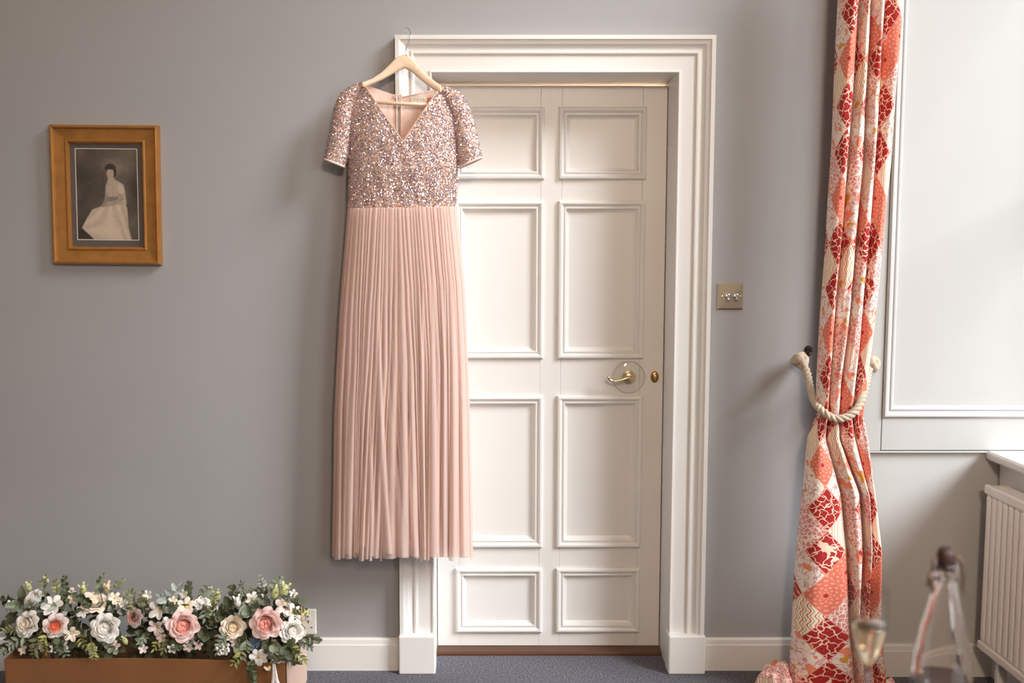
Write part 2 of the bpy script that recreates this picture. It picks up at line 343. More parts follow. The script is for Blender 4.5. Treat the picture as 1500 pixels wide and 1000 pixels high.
MB().frame(-fw - t, fw + t, dzp - fh - t, dzp + fh + t, [(0, -0.0061), (0, -0.0066), (t, -0.0066), (t, -0.0061)]).build('mount_bevel', mat('mount_bevel_white', (235, 228, 215), 0.6), pic, M=ROLL)
# the print: sepia tones held by a fine colour grid
NX, NZ = 130, 190
gx, gz = np.meshgrid(np.linspace(0, 1, NX), np.linspace(0, 1, NZ)); X = 255 + gx * 357; Y_ = 765 - gz * 520
def vn(sc, seed):
    r = np.random.default_rng(seed).random((60, 60)); u = gx * sc % 59; v = gz * sc * 1.4 % 59
    i, j = u.astype(int), v.astype(int); fu, fv = u - i, v - j; fu = fu*fu*(3-2*fu); fv = fv*fv*(3-2*fv)
    return (r[j, i]*(1-fu) + r[j, i+1]*fu)*(1-fv) + (r[j+1, i]*(1-fu) + r[j+1, i+1]*fu)*fv
tone = 0.17 + 0.13 * vn(4, 1) + 0.10 * vn(9, 2) * vn(3, 5) + 0.04 * vn(25, 3)
tone += 0.10 * np.exp(-((X - 540) / 70) ** 2 - ((Y_ - 330) / 70) ** 2) - 0.08 * np.exp(-((X - 290) / 70) ** 2 - ((Y_ - 560) / 170) ** 2)
def poly(pts, soft=5):
    d = np.full(X.shape, 1e9); ins = np.zeros(X.shape, bool); m_ = len(pts)
    for i in range(m_):
        (xa, ya), (xb, yb) = pts[i], pts[(i + 1) % m_]
        dx, dy = xb - xa, yb - ya; tt = np.clip(((X - xa) * dx + (Y_ - ya) * dy) / (dx*dx + dy*dy), 0, 1)
        d = np.minimum(d, np.hypot(X - xa - tt*dx, Y_ - ya - tt*dy))
        c = ((ya > Y_) != (yb > Y_)) & (X < dx * (Y_ - ya) / (dy if dy else 1e-9) + xa); ins ^= c
    return np.clip(0.5 + np.where(ins, d, -d) / soft, 0, 1)
def ell(cx_, cy_, a, b_, soft=0.25): return np.clip((1 - np.hypot((X - cx_) / a, (Y_ - cy_) / b_)) / soft, 0, 1)
def paint(mask, val):
    global tone
    tone = tone * (1 - mask) + val * mask
paint(poly([(255, 700), (330, 720), (360, 765), (255, 765)], 20), 0.13)
fold = 0.045 * np.sin((X + (Y_ - 560) * np.clip((455 - X) / 160, -0.3, 1)) / 7.0) + 0.05 * (vn(30, 12) - 0.5)
paint(poly([(280, 698), (312, 640), (345, 592), (400, 572), (470, 560), (535, 548), (550, 585), (556, 690), (572, 765), (352, 765), (318, 735)], 7), 0.74 + fold - 0.10 * np.clip((X - 500) / 60, 0, 1) * 0.6)
paint(poly([(426, 452), (448, 426), (482, 418), (522, 440), (538, 480), (548, 560), (430, 572), (418, 540), (424, 500)], 6), 0.66 + 0.5 * fold)
paint(poly([(428, 520), (520, 515), (530, 535), (425, 548)], 8), 0.46)
paint(poly([(500, 440), (532, 448), (538, 496), (505, 502), (492, 470)], 7), 0.74 + 0.4 * fold)
paint(poly([(500, 500), (522, 500), (524, 540), (470, 568), (400, 580), (392, 570), (450, 552), (496, 532)], 5), 0.60)
paint(poly([(418, 540), (432, 500), (440, 505), (430, 560), (400, 578), (395, 572)], 5), 0.52)
paint(poly([(444, 405), (474, 405), (484, 424), (462, 446), (434, 462), (432, 440)], 6), 0.62)
tone += 0.14 * np.exp(-((X - 450) / 60) ** 2 - ((Y_ - 350) / 60) ** 2)
paint(ell(456, 354, 36, 30), 0.14); paint(ell(472, 374, 22, 32), 0.14)
paint(ell(455, 384, 24, 35), 0.66)
paint(ell(455, 351, 32, 14, 0.5), 0.16)
for ex in (446, 464): paint(ell(ex, 380, 5, 3.2, 0.8), 0.30)
paint(ell(453, 392, 3, 7, 0.9), 0.54); paint(ell(454, 403, 8, 2.6, 0.9), 0.38)
tone += 0.02 * vn(50, 9) - 0.01; tone = np.clip(tone, 0.03, 0.95)
gb = MB(); gb.grid([((u - 0.5) * 2 * fw, -0.0064, dzp + (v - 0.5) * 2 * fh) for v in np.linspace(0, 1, NZ) for u in np.linspace(0, 1, NX)], NX, NZ)
gme = gb.mesh('portrait_print', mat('sepia_print', (150, 120, 100), 0.55, attr='tone'), True)
ca_ = gme.color_attributes.new('tone', 'FLOAT_COLOR', 'POINT'); tt = tone.reshape(-1)
cc = np.ones((NX * NZ, 4)); s_ = tt ** 2.0
cc[:, 0] = s_ * 0.98 + 0.010; cc[:, 1] = s_ * 0.77 + 0.005; cc[:, 2] = s_ * 0.58 + 0.003
ca_.data.foreach_set('color', cc.reshape(-1).astype(np.float32))
inst('portrait_print', gme, pic, ROLL)
MB().box(-x1_, x1_, -0.0092, -0.0075, -z1_, z1_).build('glass', M_PANE, pic, M=ROLL)

# ---------------------------------------------------------------- light switch and socket
s0, s1 = P(1051, 453, -0.006), P(1089.5, 414.5, -0.006)
cxs, czs = (s0.x + s1.x) / 2, (s0.z + s1.z) / 2
sw = thing('light_switch', (cxs, 0, czs), 'square brushed metal light switch with two toggles beside door frame', 'light switch')
MB().frame(s0.x, s1.x, s0.z, s1.z, [(0, -0.0003), (0, -0.004), (0.004, -0.0065), (0.0425, -0.0075)]).build('switch_plate', M_STEEL, sw)
for k, px in enumerate((1065.5, 1077.5)):
    c = P(px, 434, -0.0074)
    MB().lathe([(0, 0.003), (0.0085, 0.003), (0.0105, 0.001), (0.0105, -0.0004)], c, 20, 'y').build('toggle_collar', M_CHROME, sw, True)
    MB().tube([c + Vector((0, -0.002, 0)), c + Vector((0, -0.010, -0.006)), c + Vector((0, -0.017, -0.012))], [0.0035, 0.0045, 0.005], 10).build('toggle', M_CHROME, sw, True)
for px in (1057.5, 1084.5):
    c = P(px, 434, -0.0072); MB().lathe([(0, 0.003), (0.0025, 0.0026), (0.0042, 0.001), (0.0044, -0.0004)], c, 14, 'y').build('screw', M_BRASS, sw, True)
q0, q1 = P(399, 929, -0.008), P(463, 892, -0.008)
so = thing('wall_socket', ((q0.x + q1.x) / 2, 0, (q0.z + q1.z) / 2), 'white plastic double socket low on grey wall behind the flowers', 'socket')
MB().box(q0.x, q1.x, -0.009, -0.0003, q0.z, q1.z).build('socket_plate', M_PLASTIC, so, bevel=0.004)
for k in (0.30, 0.82):
    xx = q0.x + (q1.x - q0.x) * k; zz = q0.z + (q1.z - q0.z) * 0.66
    MB().box(xx - 0.008, xx + 0.008, -0.0115, -0.0091, zz - 0.008, zz + 0.010).build('rocker', M_PLASTIC, so, bevel=0.002)
    MB().box(xx - 0.006, xx + 0.002, -0.0122, -0.0116, zz + 0.004, zz + 0.008).build('rocker_mark', M_SCREW, so)
    for (ox, oz_, hw_, hh_) in ((0, -0.014, 0.002, 0.004), (-0.011, -0.034, 0.003, 0.002), (0.011, -0.034, 0.003, 0.002)):
        MB().box(xx + ox - hw_, xx + ox + hw_, -0.0096, -0.0091, zz + oz_ - hh_, zz + oz_ + hh_).build('pin_slot', M_SCREW, so)

# ---------------------------------------------------------------- hanger
YH = -0.092
hg = thing('clothes_hanger', tuple(P(595, 52, YH)), 'pale wooden clothes hanger hooked over the door casing', 'hanger')
up = [(531, 122), (545, 116), (559, 106), (571, 94), (581, 83), (591, 79), (600, 81), (609, 91), (620, 105), (634, 117), (648, 128)]
lo_ = [(645, 137), (630, 128), (615, 116), (603, 105), (592.5, 99.5), (577, 107), (560, 117), (545, 124), (534, 129)]
def harm(px): return YH - 0.018 * (abs(px - 592) / 58) ** 2 + 0.006
NS = 40; pts = []
for k in range(NS):
    px = 531 + (647 - 531) * k / (NS - 1)
    zt_ = P(px, interp(px, [p[0] for p in up], [p[1] for p in up]), YH).z; zb_ = P(px, interp(px, [p[0] for p in lo_[::-1]], [p[1] for p in lo_[::-1]]), YH).z
    yc = harm(px); x_ = P(px, 110, YH).x; hz = max(zt_ - zb_, 0.004) / 2; zm_ = (zt_ + zb_) / 2
    for a in range(12):
        th_ = 2 * math.pi * a / 12; cs, sn = math.cos(th_), math.sin(th_)
        pts.append((x_, yc + 0.0075 * math.copysign(abs(cs) ** 0.6, cs), zm_ + hz * math.copysign(abs(sn) ** 0.6, sn)))
hb_ = MB().grid(pts, 12, NS, cu=True); hb_.f.append(tuple(range(12))); hb_.f.append(tuple(range(12 * NS - 1, 12 * NS - 13, -1)))
hb_.build('hanger_body', M_HANGER, hg, True, fix=True)
MB().tube([P(536, 149.5, YH - 0.006), P(592, 152, YH - 0.001), P(645, 153.5, YH - 0.006)], 0.0055, 10).build('trouser_bar', M_HANGER, hg, True)
tz = oz2
hk = smooth_path([P(595.5, 82, YH), P(595.5, 68, YH), P(600.5, 57, YH + 0.005), P(601.5, 49, YH + 0.012), P(599, 43, YH + 0.026), P(594, 41, YH + 0.042), P(590.5, 44.5, YH + 0.056), Vector((P(589.5, 48, YH + 0.064).x, -0.026, tz + 0.002))], 6)
MB().tube(hk, 0.0017, 8).build('hook', M_CHROME, hg, True)

# ---------------------------------------------------------------- dress
M_BLUSH = mat('blush_lining', (240, 210, 196), 0.7, sheen=0.2, bump=0.1, bscale=500, var=0.03, vscale=9)
M_NUDE = mat('blush_bodice_net', (226, 186, 164), 0.8, bump=0.2, bscale=400)
def tulle(name, rgb, opac):
    m = bpy.data.materials.new(name); m.use_nodes = True; nt = m.node_tree; nt.nodes.clear(); o = nt.nodes.new('ShaderNodeOutputMaterial')
    t = nt.nodes.new('ShaderNodeBsdfTransparent'); d = nt.nodes.new('ShaderNodeBsdfDiffuse'); d.inputs[0].default_value = (*lin(rgb), 1)
    tl = nt.nodes.new('ShaderNodeBsdfTranslucent'); tl.inputs[0].default_value = (*lin(rgb), 1)
    m1 = nt.nodes.new('ShaderNodeMixShader'); m1.inputs[0].default_value = 0.3; nt.links.new(d.outputs[0], m1.inputs[1]); nt.links.new(tl.outputs[0], m1.inputs[2])
    m2 = nt.nodes.new('ShaderNodeMixShader'); m2.inputs[0].default_value = opac; nt.links.new(t.outputs[0], m2.inputs[1]); nt.links.new(m1.outputs[0], m2.inputs[2]); nt.links.new(m2.outputs[0], o.inputs[0])
    return m
M_TULLE = tulle('blush_tulle', (245, 220, 209), 0.58)
YC = -0.085
dress = thing('dress', (P(592, 500, YC).x, YC, P(592, 818, YC).z), 'blush pink maxi dress with sequinned bodice and tulle skirt hanging from door casing', 'dress')
rowsy = [120, 128, 136, 150, 165, 185, 207, 225, 245, 265, 285, 306]
bl = [531, 524, 519, 515, 513, 512, 511.5, 511, 511, 511, 510.5, 510]
brr = [645, 652, 658, 664, 667, 669, 670, 670.5, 670.5, 670, 669, 668]
def bod_l(py): return interp(py, rowsy, bl)
def bod_r(py): return interp(py, [127, 134, 142, 155, 170, 190, 207, 225, 245, 265, 285, 303], brr)
def vneck_l(py): return interp(py, [120, 160, 207], [531.5, 557, 590])
def vneck_r(py): return interp(py, [127, 160, 207], [646.0, 622, 590.5])
def bod_depth(s, py):                                         # s 0..1 left to right over the whole front
    e_ = max(0.0, 1 - abs(2 * s - 1) ** 2.4)
    g = interp(py, [120, 150, 200, 245, 306], [0.026, 0.038, 0.055, 0.060, 0.050])
    return g * e_ ** 0.55 + 0.0013 * math.sin(s * 23 + py * 0.05) * e_ + 0.0012 * math.sin(s * 41 - py * 0.09) * e_ * (1 if py > 200 else 0.3)
def front_pt(px, py):
    l, r = bod_l(py), bod_r(max(py, 127)); s = (px - l) / max(r - l, 1)
    return P(px, py, YC - bod_depth(min(max(s, 0), 1), py))
NR, NC = 60, 26
front_quads = []
def half(side):
    pts = []
    for j in range(NR):
        t = j / (NR - 1)
        for i in range(NC):
            f = i / (NC - 1)
            if side == 'l':
                py = 120 + (306.5 - 120) * t; a, c = bod_l(py), (vneck_l(py) if py < 207 else 590)
            else:
                py = 127 + (303 - 127) * t; a, c = (vneck_r(py) if py < 207 else 590), bod_r(py)
            pts.append(front_pt(a + (c - a) * f, py))
    return pts
bf = MB(); bf.grid(half('l'), NC, NR); bf.grid(half('r'), NC, NR)
bod = bf.build('bodice_front', M_NUDE, dress, True); tag(bod, 'sequinned V-neck bodice front')
# neck binding
MB().tube([front_pt(vneck_l(y), y) + Vector((0, -0.001, 0)) for y in np.linspace(120.5, 206, 24)] + [front_pt(590, 208) + Vector((0, -0.001, 0))] + [front_pt(vneck_r(y), y) + Vector((0, -0.001, 0)) for y in np.linspace(206, 127.5, 24)], 0.0019, 6).build('neck_binding', mat('neck_binding', (232, 184, 156), 0.6), bod, True)
# back of the bodice with keyhole slit
YB = -0.052
def back_panel(name, x0t, x1t, x0b, x1b, topf):
    pts = []
    for j in range(24):
        t = j / 23
        for i in range(14):
            f = i / 13; pt = topf(x0t + (x1t - x0t) * f); py = pt + (306 - pt) * t
            px = (x0t + (x1t - x0t) * f) * (1 - t) + (x0b + (x1b - x0b) * f) * t
            if t < 0.55: px = px if f not in (0, 1) else px
            pts.append(P(px, py, YB - 0.010 * (1 - t) * (abs(px - 590) / 60) ** 2 - 0.001 * math.sin(px)))
    return MB().grid(pts, 14, 24).build(name, M_BLUSH, dress, True)
back_panel('bodice_back', 530, 580.5, 511, 583, lambda x: interp(x, [530, 555, 581], [122, 131, 140]))
back_panel('bodice_back', 587.5, 648, 584, 669, lambda x: interp(x, [587, 612, 635, 648], [142, 137, 131, 128]))
for px in (581, 587.5):
    MB().tube([P(px, y, YB - 0.003 - 0.001 * math.sin(y * 0.3)) for y in np.linspace(140, 206, 14)], 0.0032, 6).build('keyhole_binding', M_BLUSH, dress, True)
for k, px in enumerate((578.5, 586)):
    c = P(px, 141, YB - 0.006)
    MB().tube([c + Vector((0.004 * math.cos(a) , 0, 0.005 * math.sin(a))) for a in np.linspace(0, 6.2, 12)], 0.0018, 6).build('tie_loop', M_BLUSH, dress, True)
MB().tube([P(587, 143, YB - 0.005), P(610, 138, YB - 0.010), P(640, 131, YB - 0.02)], 0.0012, 6).build('hanging_loop', M_BLUSH, dress, True)
l0, l1 = P(602, 150.5, YB - 0.006), P(625, 141.5, YB - 0.006)
lab = MB().box(l0.x, l1.x, YB - 0.0065, YB - 0.0055, l0.z, l1.z).build('neck_label', mat('woven_label', (244, 234, 220), 0.7), dress)
tag(lab, 'small cream woven neck label')
sz0, sz1 = P(626, 150, YB - 0.006), P(631.5, 143, YB - 0.006)
MB().box(sz0.x, sz1.x, YB - 0.0068, YB - 0.0058, sz0.z, sz1.z).build('size_tab', mat('size_tab', (214, 130, 104), 0.7), dress)
fc = bpy.data.curves.new('label_print', 'FONT'); fc.body = 'M A Y A'; fc.size = 0.011; fc.align_x = 'CENTER'; fc.align_y = 'CENTER'
fo = bpy.data.objects.new('tmp_text', fc); COL.objects.link(fo); bpy.context.view_layer.update()
tme = bpy.data.meshes.new_from_object(fo.evaluated_get(bpy.context.evaluated_depsgraph_get())); bpy.data.objects.remove(fo)
tme.name = 'label_print'; tme.materials.clear(); tme.materials.append(mat('label_ink', (176, 164, 150), 0.7))
inst('label_print', tme, lab, Matrix.Translation(((l0.x + l1.x) / 2, YB - 0.0068, (l0.z + l1.z) / 2)) @ Matrix.Rotation(math.pi / 2, 4, 'X'))
# sleeves
def sleeve(outer, inner, ysgn):
    n = 26; k = 22; pts = []; to = np.linspace(0, 1, len(outer)); ti = np.linspace(0, 1, len(inner))
    for j in range(n):
        t = j / (n - 1)
        o = P(interp(t, to, [p[0] for p in outer]), interp(t, to, [p[1] for p in outer]), YC - 0.004)
        i = P(interp(t, ti, [p[0] for p in inner]), interp(t, ti, [p[1] for p in inner]), YC - 0.004)
        c = (o + i) / 2; h = (o - i) / 2; dpt = interp(t, [0, 0.3, 1], [0.016, 0.022, 0.026])
        for a in range(k):
            th_ = 2 * math.pi * a / k
            rip = 1 + 0.06 * math.sin(3 * th_ + 5 * t) * t
            pts.append(c + h * math.cos(th_) * rip + Vector((0, -dpt * math.sin(th_) * rip, 0)))
    return pts, n, k
SL = sleeve([(531, 120), (513, 127), (498, 139), (490, 158), (486, 180), (481, 206), (475.5, 233)], [(534, 126), (524, 140), (518, 160), (515, 180), (513.5, 205), (510.5, 226), (504, 244)], 1)
SR = sleeve([(646, 126), (662, 130), (678, 140), (688, 157), (695, 180), (701, 205), (706.5, 230)], [(643, 132), (652, 145), (660, 165), (665, 185), (668, 208), (670, 228), (674, 245)], 1)
sleeves = []
for (pts, n, k) in (SL, SR):
    s = MB().grid(pts, k, n, cu=True).build('sleeve', M_NUDE, dress, True); sleeves.append((s, pts, n, k))
    last = [Vector(p) for p in pts[-k:]]
    MB().tube(last + [last[0]], 0.0042, 6, caps=False).build('sleeve_hem', M_BLUSH, s, True)
# sequins
M_SEQ = mat('sequins', (220, 190, 180), 0.26, 0.72, attr='tint')
PAL = np.array([lin(c) for c in [(234, 210, 200), (222, 192, 182), (226, 220, 236), (200, 186, 204), (240, 228, 222), (176, 148, 142), (238, 214, 190), (222, 214, 230), (206, 194, 212), (160, 140, 150)]])
def sequins(tris, count, parent):
    tr = np.array(tris); e1, e2 = tr[:, 1] - tr[:, 0], tr[:, 2] - tr[:, 0]; nr = np.cross(e1, e2); ar = np.linalg.norm(nr, axis=1); nr = nr / np.maximum(ar[:, None], 1e-12)
    nr[nr[:, 1] > 0] *= -1
    ids = rng.choice(len(tr), count, p=ar / ar.sum()); r1, r2 = rng.random(count), rng.random(count); fl = r1 + r2 > 1; r1[fl] = 1 - r1[fl]; r2[fl] = 1 - r2[fl]
    c = tr[ids, 0] + e1[ids] * r1[:, None] + e2[ids] * r2[:, None]; nn = nr[ids] + rng.normal(0, 0.42, (count, 3)); nn /= np.linalg.norm(nn, axis=1)[:, None]
    c = c + nr[ids] * 0.0022; rr = rng.uniform(0.0016, 0.0025, count)
    u = np.cross(nn, rng.normal(size=(count, 3))); u /= np.linalg.norm(u, axis=1)[:, None]; v = np.cross(nn, u)
    K = 6; vs = np.zeros((count, K, 3))
    for k in range(K): a = 2 * math.pi * k / K; vs[:, k] = c + (u * math.cos(a) + v * math.sin(a)) * rr[:, None]
    me = bpy.data.meshes.new('sequins'); me.from_pydata(vs.reshape(-1, 3).tolist(), [], [tuple(range(i * K, i * K + K)) for i in range(count)])
    me.materials.append(M_SEQ); ca = me.color_attributes.new('tint', 'FLOAT_COLOR', 'POINT')
    cl = np.ones((count, K, 4)); cl[:, :, :3] = PAL[rng.integers(0, len(PAL), count)][:, None, :]; ca.data.foreach_set('color', cl.reshape(-1).astype(np.float32))
    tag(inst('sequins', me, parent), kind='stuff')
def tris_of(vs, fs):
    out = []
    for f in fs: a = [list(vs[i]) for i in f]; out.append([a[0], a[1], a[2]]); out.append([a[0], a[2], a[3]])
    return out
sequins(tris_of(bf.v, bf.f), 11500, bod)
for (s, pts, n, k) in sleeves:
    g = MB().grid(pts, k, n, cu=True); sequins(tris_of(g.v, g.f), 3800, s)
# skirt
def ridge(x): return 1 - abs(math.sin(math.pi * x)) ** 0.75
def skirt(name, m, seed, grow, depth, amp, hem, K, xshrink=0.0, hemvar=5):
    r = random.Random(seed); NT_, KS, NB = 80, 16, 40         # each gather is a lobe; lobes swell or vanish on the way down
    w0 = [r.uniform(0.35, 1.6) for _ in range(K)]; w1 = [r.choice([0.04, 0.15, 0.35, 0.8, 1.3, 2.4]) * r.uniform(0.7, 1.3) for _ in range(K)]
    wm = [max(0.1, 0.5 * (a + b_) + r.uniform(-0.4, 0.4)) for a, b_ in zip(w0, w1)]
    hl = [r.uniform(-1, 1) for _ in range(K)]; am = [r.uniform(0.5, 1.2) for _ in range(K)]; sk = [r.uniform(-0.5, 0.5) for _ in range(K)]
    pts = []
    for j in range(NT_):
        t = j / (NT_ - 1); py = 304 + (hem - 304) * t
        l = interp(py, [305, 450, 600, 818], [510.5, 498.5, 491, 487.5]) - grow; rr = interp(py, [303, 420, 600, 818], [668, 680, 687, 692]) + grow - xshrink * min(1, t * 2)
        W = [interp(t, [0, 0.45, 1], [a, b_, c]) for a, b_, c in zip(w0, wm, w1)]; S = sum(W); acc = 0.0
        for k in range(K):
            wk = W[k] / S
            for q in range(KS):
                g = q / (KS - 1); gg = 0.5 - 0.5 * math.cos(math.pi * g); f = acc + wk * gg
                dl = amp * am[k] * min(1.6, (wk * 22) ** 0.8) * min(1, 0.28 + 1.1 * t)
                lobe = max(0.0, 1 - abs(2 * gg - 1) ** 2.2) ** 0.5 * (1 + sk[k] * (gg - 0.5))
                env = max(0.0, 1 - abs(2 * f - 1) ** 6) ** 0.5
                y = YC - depth * max(0.0, 1 - abs(2 * f - 1) ** 2.6) ** 0.5 - dl * lobe * env + 0.5 * dl * env
                y -= 0.003 * t * math.sin(9 * t + 30 * f + seed) * env
                hv = t ** 8 * hemvar * (hl[k] + 0.5 * lobe)
                pts.append(P(l + (rr - l) * f, py + hv + (1 - t) ** 4 * 3 * (0.5 - f), min(y, YB - 0.002)))
            acc += wk
        for q in range(NB):
            f = 1 - (q + 1) / (NB + 1)
            pts.append(P(l + (rr - l) * f, py + (1 - t) ** 4 * 3 * (0.5 - f), min(YC + 0.03 * max(0.0, 1 - abs(2 * f - 1) ** 2.5) ** 0.5 + 0.002 * math.sin(f * 60), YB + 0.006)))
    return MB().grid(pts, K * KS + NB, NT_, cu=True).build(name, m, dress, True)
skirt('skirt_lining', M_BLUSH, 3, -1.5, 0.040, 0.030, 800, 18, xshrink=12, hemvar=3)
tag(skirt('tulle_overlay', M_TULLE, 11, 0.5, 0.056, 0.034, 811, 25), 'sheer gathered blush tulle')
tag(skirt('tulle_overlay', M_TULLE, 29, 1.5, 0.066, 0.031, 816, 31), 'sheer gathered blush tulle')
MB().tube([front_pt(x, interp(x, [510, 668], [306, 303])) + Vector((0, -0.002, 0)) for x in np.linspace(511, 667, 50)], 0.0016, 6).build('waist_seam', M_NUDE, dress, True)

# ---------------------------------------------------------------- curtain
class NT:
    def __init__(s, nt): s.nt = nt
    def m(s, op, a, b=None, c=None):
        n = s.nt.nodes.new('ShaderNodeMath'); n.operation = op
        for i, v in enumerate((a, b, c)):
            if v is None: continue
            if isinstance(v, (int, float)): n.inputs[i].default_value = v
            else: s.nt.links.new(v, n.inputs[i])
        return n.outputs[0]
    def mix(s, f, a, b):
        n = s.nt.nodes.new('ShaderNodeMix'); n.data_type = 'RGBA'
        if isinstance(f, (int, float)): n.inputs[0].default_value = f
        else: s.nt.links.new(f, n.inputs[0])
        for i, v in ((6, a), (7, b)):
            if isinstance(v, tuple): n.inputs[i].default_value = (*lin(v), 1)
            else: s.nt.links.new(v, n.inputs[i])
        return n.outputs[2]
    def comb(s, x, y):
        n = s.nt.nodes.new('ShaderNodeCombineXYZ')
        for i, v in enumerate((x, y)):
            if isinstance(v, (int, float)): n.inputs[i].default_value = v
            else: s.nt.links.new(v, n.inputs[i])
        return n.outputs[0]
    def vor(s, vec, scale, feat='DISTANCE_TO_EDGE'):
        n = s.nt.nodes.new('ShaderNodeTexVoronoi'); n.feature = feat; n.inputs['Scale'].default_value = scale; s.nt.links.new(vec, n.inputs['Vector']); return n.outputs['Distance']
    def noise(s, vec, scale, det=2):
        n = s.nt.nodes.new('ShaderNodeTexNoise'); n.inputs['Scale'].default_value = scale; n.inputs['Detail'].default_value = det; s.nt.links.new(vec, n.inputs['Vector']); return n.outputs['Fac']
DW, DH = 0.104, 0.139
def curtain_material(u0, v0):
    m = bpy.data.materials.new('patchwork_print_cotton'); m.use_nodes = True; nt = m.node_tree; g = NT(nt); bs = nt.nodes['Principled BSDF']
    uv = nt.nodes.new('ShaderNodeUVMap'); uv.uv_map = 'cloth'; se = nt.nodes.new('ShaderNodeSeparateXYZ'); nt.links.new(uv.outputs[0], se.inputs[0])
    u, v = se.outputs[0], se.outputs[1]; vec = uv.outputs[0]
    p = g.m('DIVIDE', g.m('SUBTRACT', u, u0), DW); q = g.m('DIVIDE', g.m('SUBTRACT', v, v0), DH)
    a = g.m('ADD', g.m('ADD', p, q), 0.5); b = g.m('ADD', g.m('SUBTRACT', p, q), 0.5)
    ia, ib = g.m('FLOOR', a), g.m('FLOOR', b); la = g.m('SUBTRACT', g.m('SUBTRACT', a, ia), 0.5); lb = g.m('SUBTRACT', g.m('SUBTRACT', b, ib), 0.5)
    col = g.m('ADD', ia, ib); row = g.m('SUBTRACT', ia, ib)
    lx = g.m('MULTIPLY', g.m('ADD', la, lb), DW / 2); ly = g.m('MULTIPLY', g.m('SUBTRACT', la, lb), DH / 2)
    rad = g.m('SQRT', g.m('ADD', g.m('MULTIPLY', lx, lx), g.m('MULTIPLY', ly, ly))); ang = g.m('ARCTAN2', ly, lx)
    # wobbling coordinates
    wob = g.comb(g.m('ADD', u, g.m('MULTIPLY', g.m('SINE', g.m('MULTIPLY', v, 380)), 0.0018)), g.m('ADD', v, g.m('MULTIPLY', g.m('SINE', g.m('MULTIPLY', u, 420)), 0.0018)))
    # prints
    e1 = g.vor(wob, 42); d1 = g.m('LESS_THAN', g.vor(vec, 150, 'F1'), 0.22)
    red = g.mix(g.m('MULTIPLY', d1, 0.55), (168, 34, 32), (214, 110, 94)); red = g.mix(g.m('LESS_THAN', e1, 0.045), red, (244, 206, 184))
    fl = g.m('MULTIPLY', g.m('SINE', g.m('MULTIPLY', rad, 420)), g.m('COSINE', g.m('MULTIPLY', ang, 8)))
    coral = g.mix(g.m('MULTIPLY', g.m('GREATER_THAN', fl, 0.45), 0.6), (222, 116, 94), (244, 184, 156)); coral = g.mix(g.m('LESS_THAN', rad, 0.006), coral, (170, 40, 40))
    peb = g.mix(g.m('LESS_THAN', g.vor(vec, 78), 0.085), (216, 138, 134), (246, 222, 208))
    st = g.m('FRACT', g.m('MULTIPLY', u, 62)); stripe = g.mix(g.m('LESS_THAN', st, 0.35), (248, 232, 210), (238, 186, 168)); stripe = g.mix(g.m('LESS_THAN', g.m('ABSOLUTE', g.m('SUBTRACT', st, 0.62)), 0.06), stripe, (178, 160, 130))
    wv = g.m('FRACT', g.m('MULTIPLY', g.m('ADD', u, g.m('MULTIPLY', g.m('SINE', g.m('MULTIPLY', v, 200)), 0.004)), 60))
    wavy = g.mix(g.m('LESS_THAN', wv, 0.16), (248, 230, 204), (196, 74, 56)); wavy = g.mix(g.m('LESS_THAN', g.m('ABSOLUTE', g.m('SUBTRACT', wv, 0.5)), 0.07), wavy, (170, 160, 120))
    n1, n2, n3 = g.noise(vec, 26, 1), g.noise(g.comb(g.m('ADD', u, 3.1), v), 24, 1), g.noise(g.comb(u, g.m('ADD', v, 7.7)), 48, 2)
    flo = g.mix(g.m('LESS_THAN', g.m('ABSOLUTE', g.m('SUBTRACT', n3, 0.5)), 0.022), (238, 222, 208), (206, 148, 152))
    flo = g.mix(g.m('GREATER_THAN', n1, 0.62), flo, (236, 136, 106)); flo = g.mix(g.m('GREATER_THAN', n2, 0.67), flo, (214, 152, 50))
    flo = g.mix(g.m('LESS_THAN', n2, 0.31), flo, (232, 176, 176))
    c4 = g.m('FLOORED_MODULO', col, 4); r2 = g.m('FLOOR', g.m('DIVIDE', row, 2)); r3 = g.m('FLOORED_MODULO', r2, 3); r4 = g.m('FLOORED_MODULO', r2, 4)
    def eq(x, k): return g.m('COMPARE', x, float(k), 0.3)
    A = g.mix(eq(r3, 2), red, coral)                                   # dark column: red, red, coral
    B = g.mix(eq(r4, 1), peb, flo); B = g.mix(eq(r4, 2), B, wavy); B = g.mix(eq(r4, 3), B, flo)
    C_ = g.mix(eq(r4, 1), flo, peb); C_ = g.mix(eq(r4, 2), C_, flo); C_ = g.mix(eq(r4, 3), C_, red)
    D_ = g.mix(eq(r4, 1), stripe, flo); D_ = g.mix(eq(r4, 2), D_, peb); D_ = g.mix(eq(r4, 3), D_, coral)
    c = g.mix(eq(c4, 1), A, D_); c = g.mix(eq(c4, 2), c, C_); c = g.mix(eq(c4, 3), c, B)
    edge = g.m('SUBTRACT', 0.5, g.m('MAXIMUM', g.m('ABSOLUTE', la), g.m('ABSOLUTE', lb)))
    c = g.mix(g.m('MULTIPLY', g.m('LESS_THAN', edge, 0.014), 0.7), c, (226, 150, 130))
    nt.links.new(c, bs.inputs['Base Color']); bs.inputs['Roughness'].default_value = 0.75; bs.inputs['Sheen Weight'].default_value = 0.15; bs.inputs['Specular IOR Level'].default_value = 0.25
    bn = nt.nodes.new('ShaderNodeTexNoise'); bn.inputs['Scale'].default_value = 60; nt.links.new(vec, bn.inputs['Vector'])
    bp = nt.nodes.new('ShaderNodeBump'); bp.inputs['Strength'].default_value = 0.25; bp.inputs['Distance'].default_value = 0.004; nt.links.new(bn.outputs['Fac'], bp.inputs['Height']); nt.links.new(bp.outputs[0], bs.inputs['Normal'])
    return m
YK = -0.20
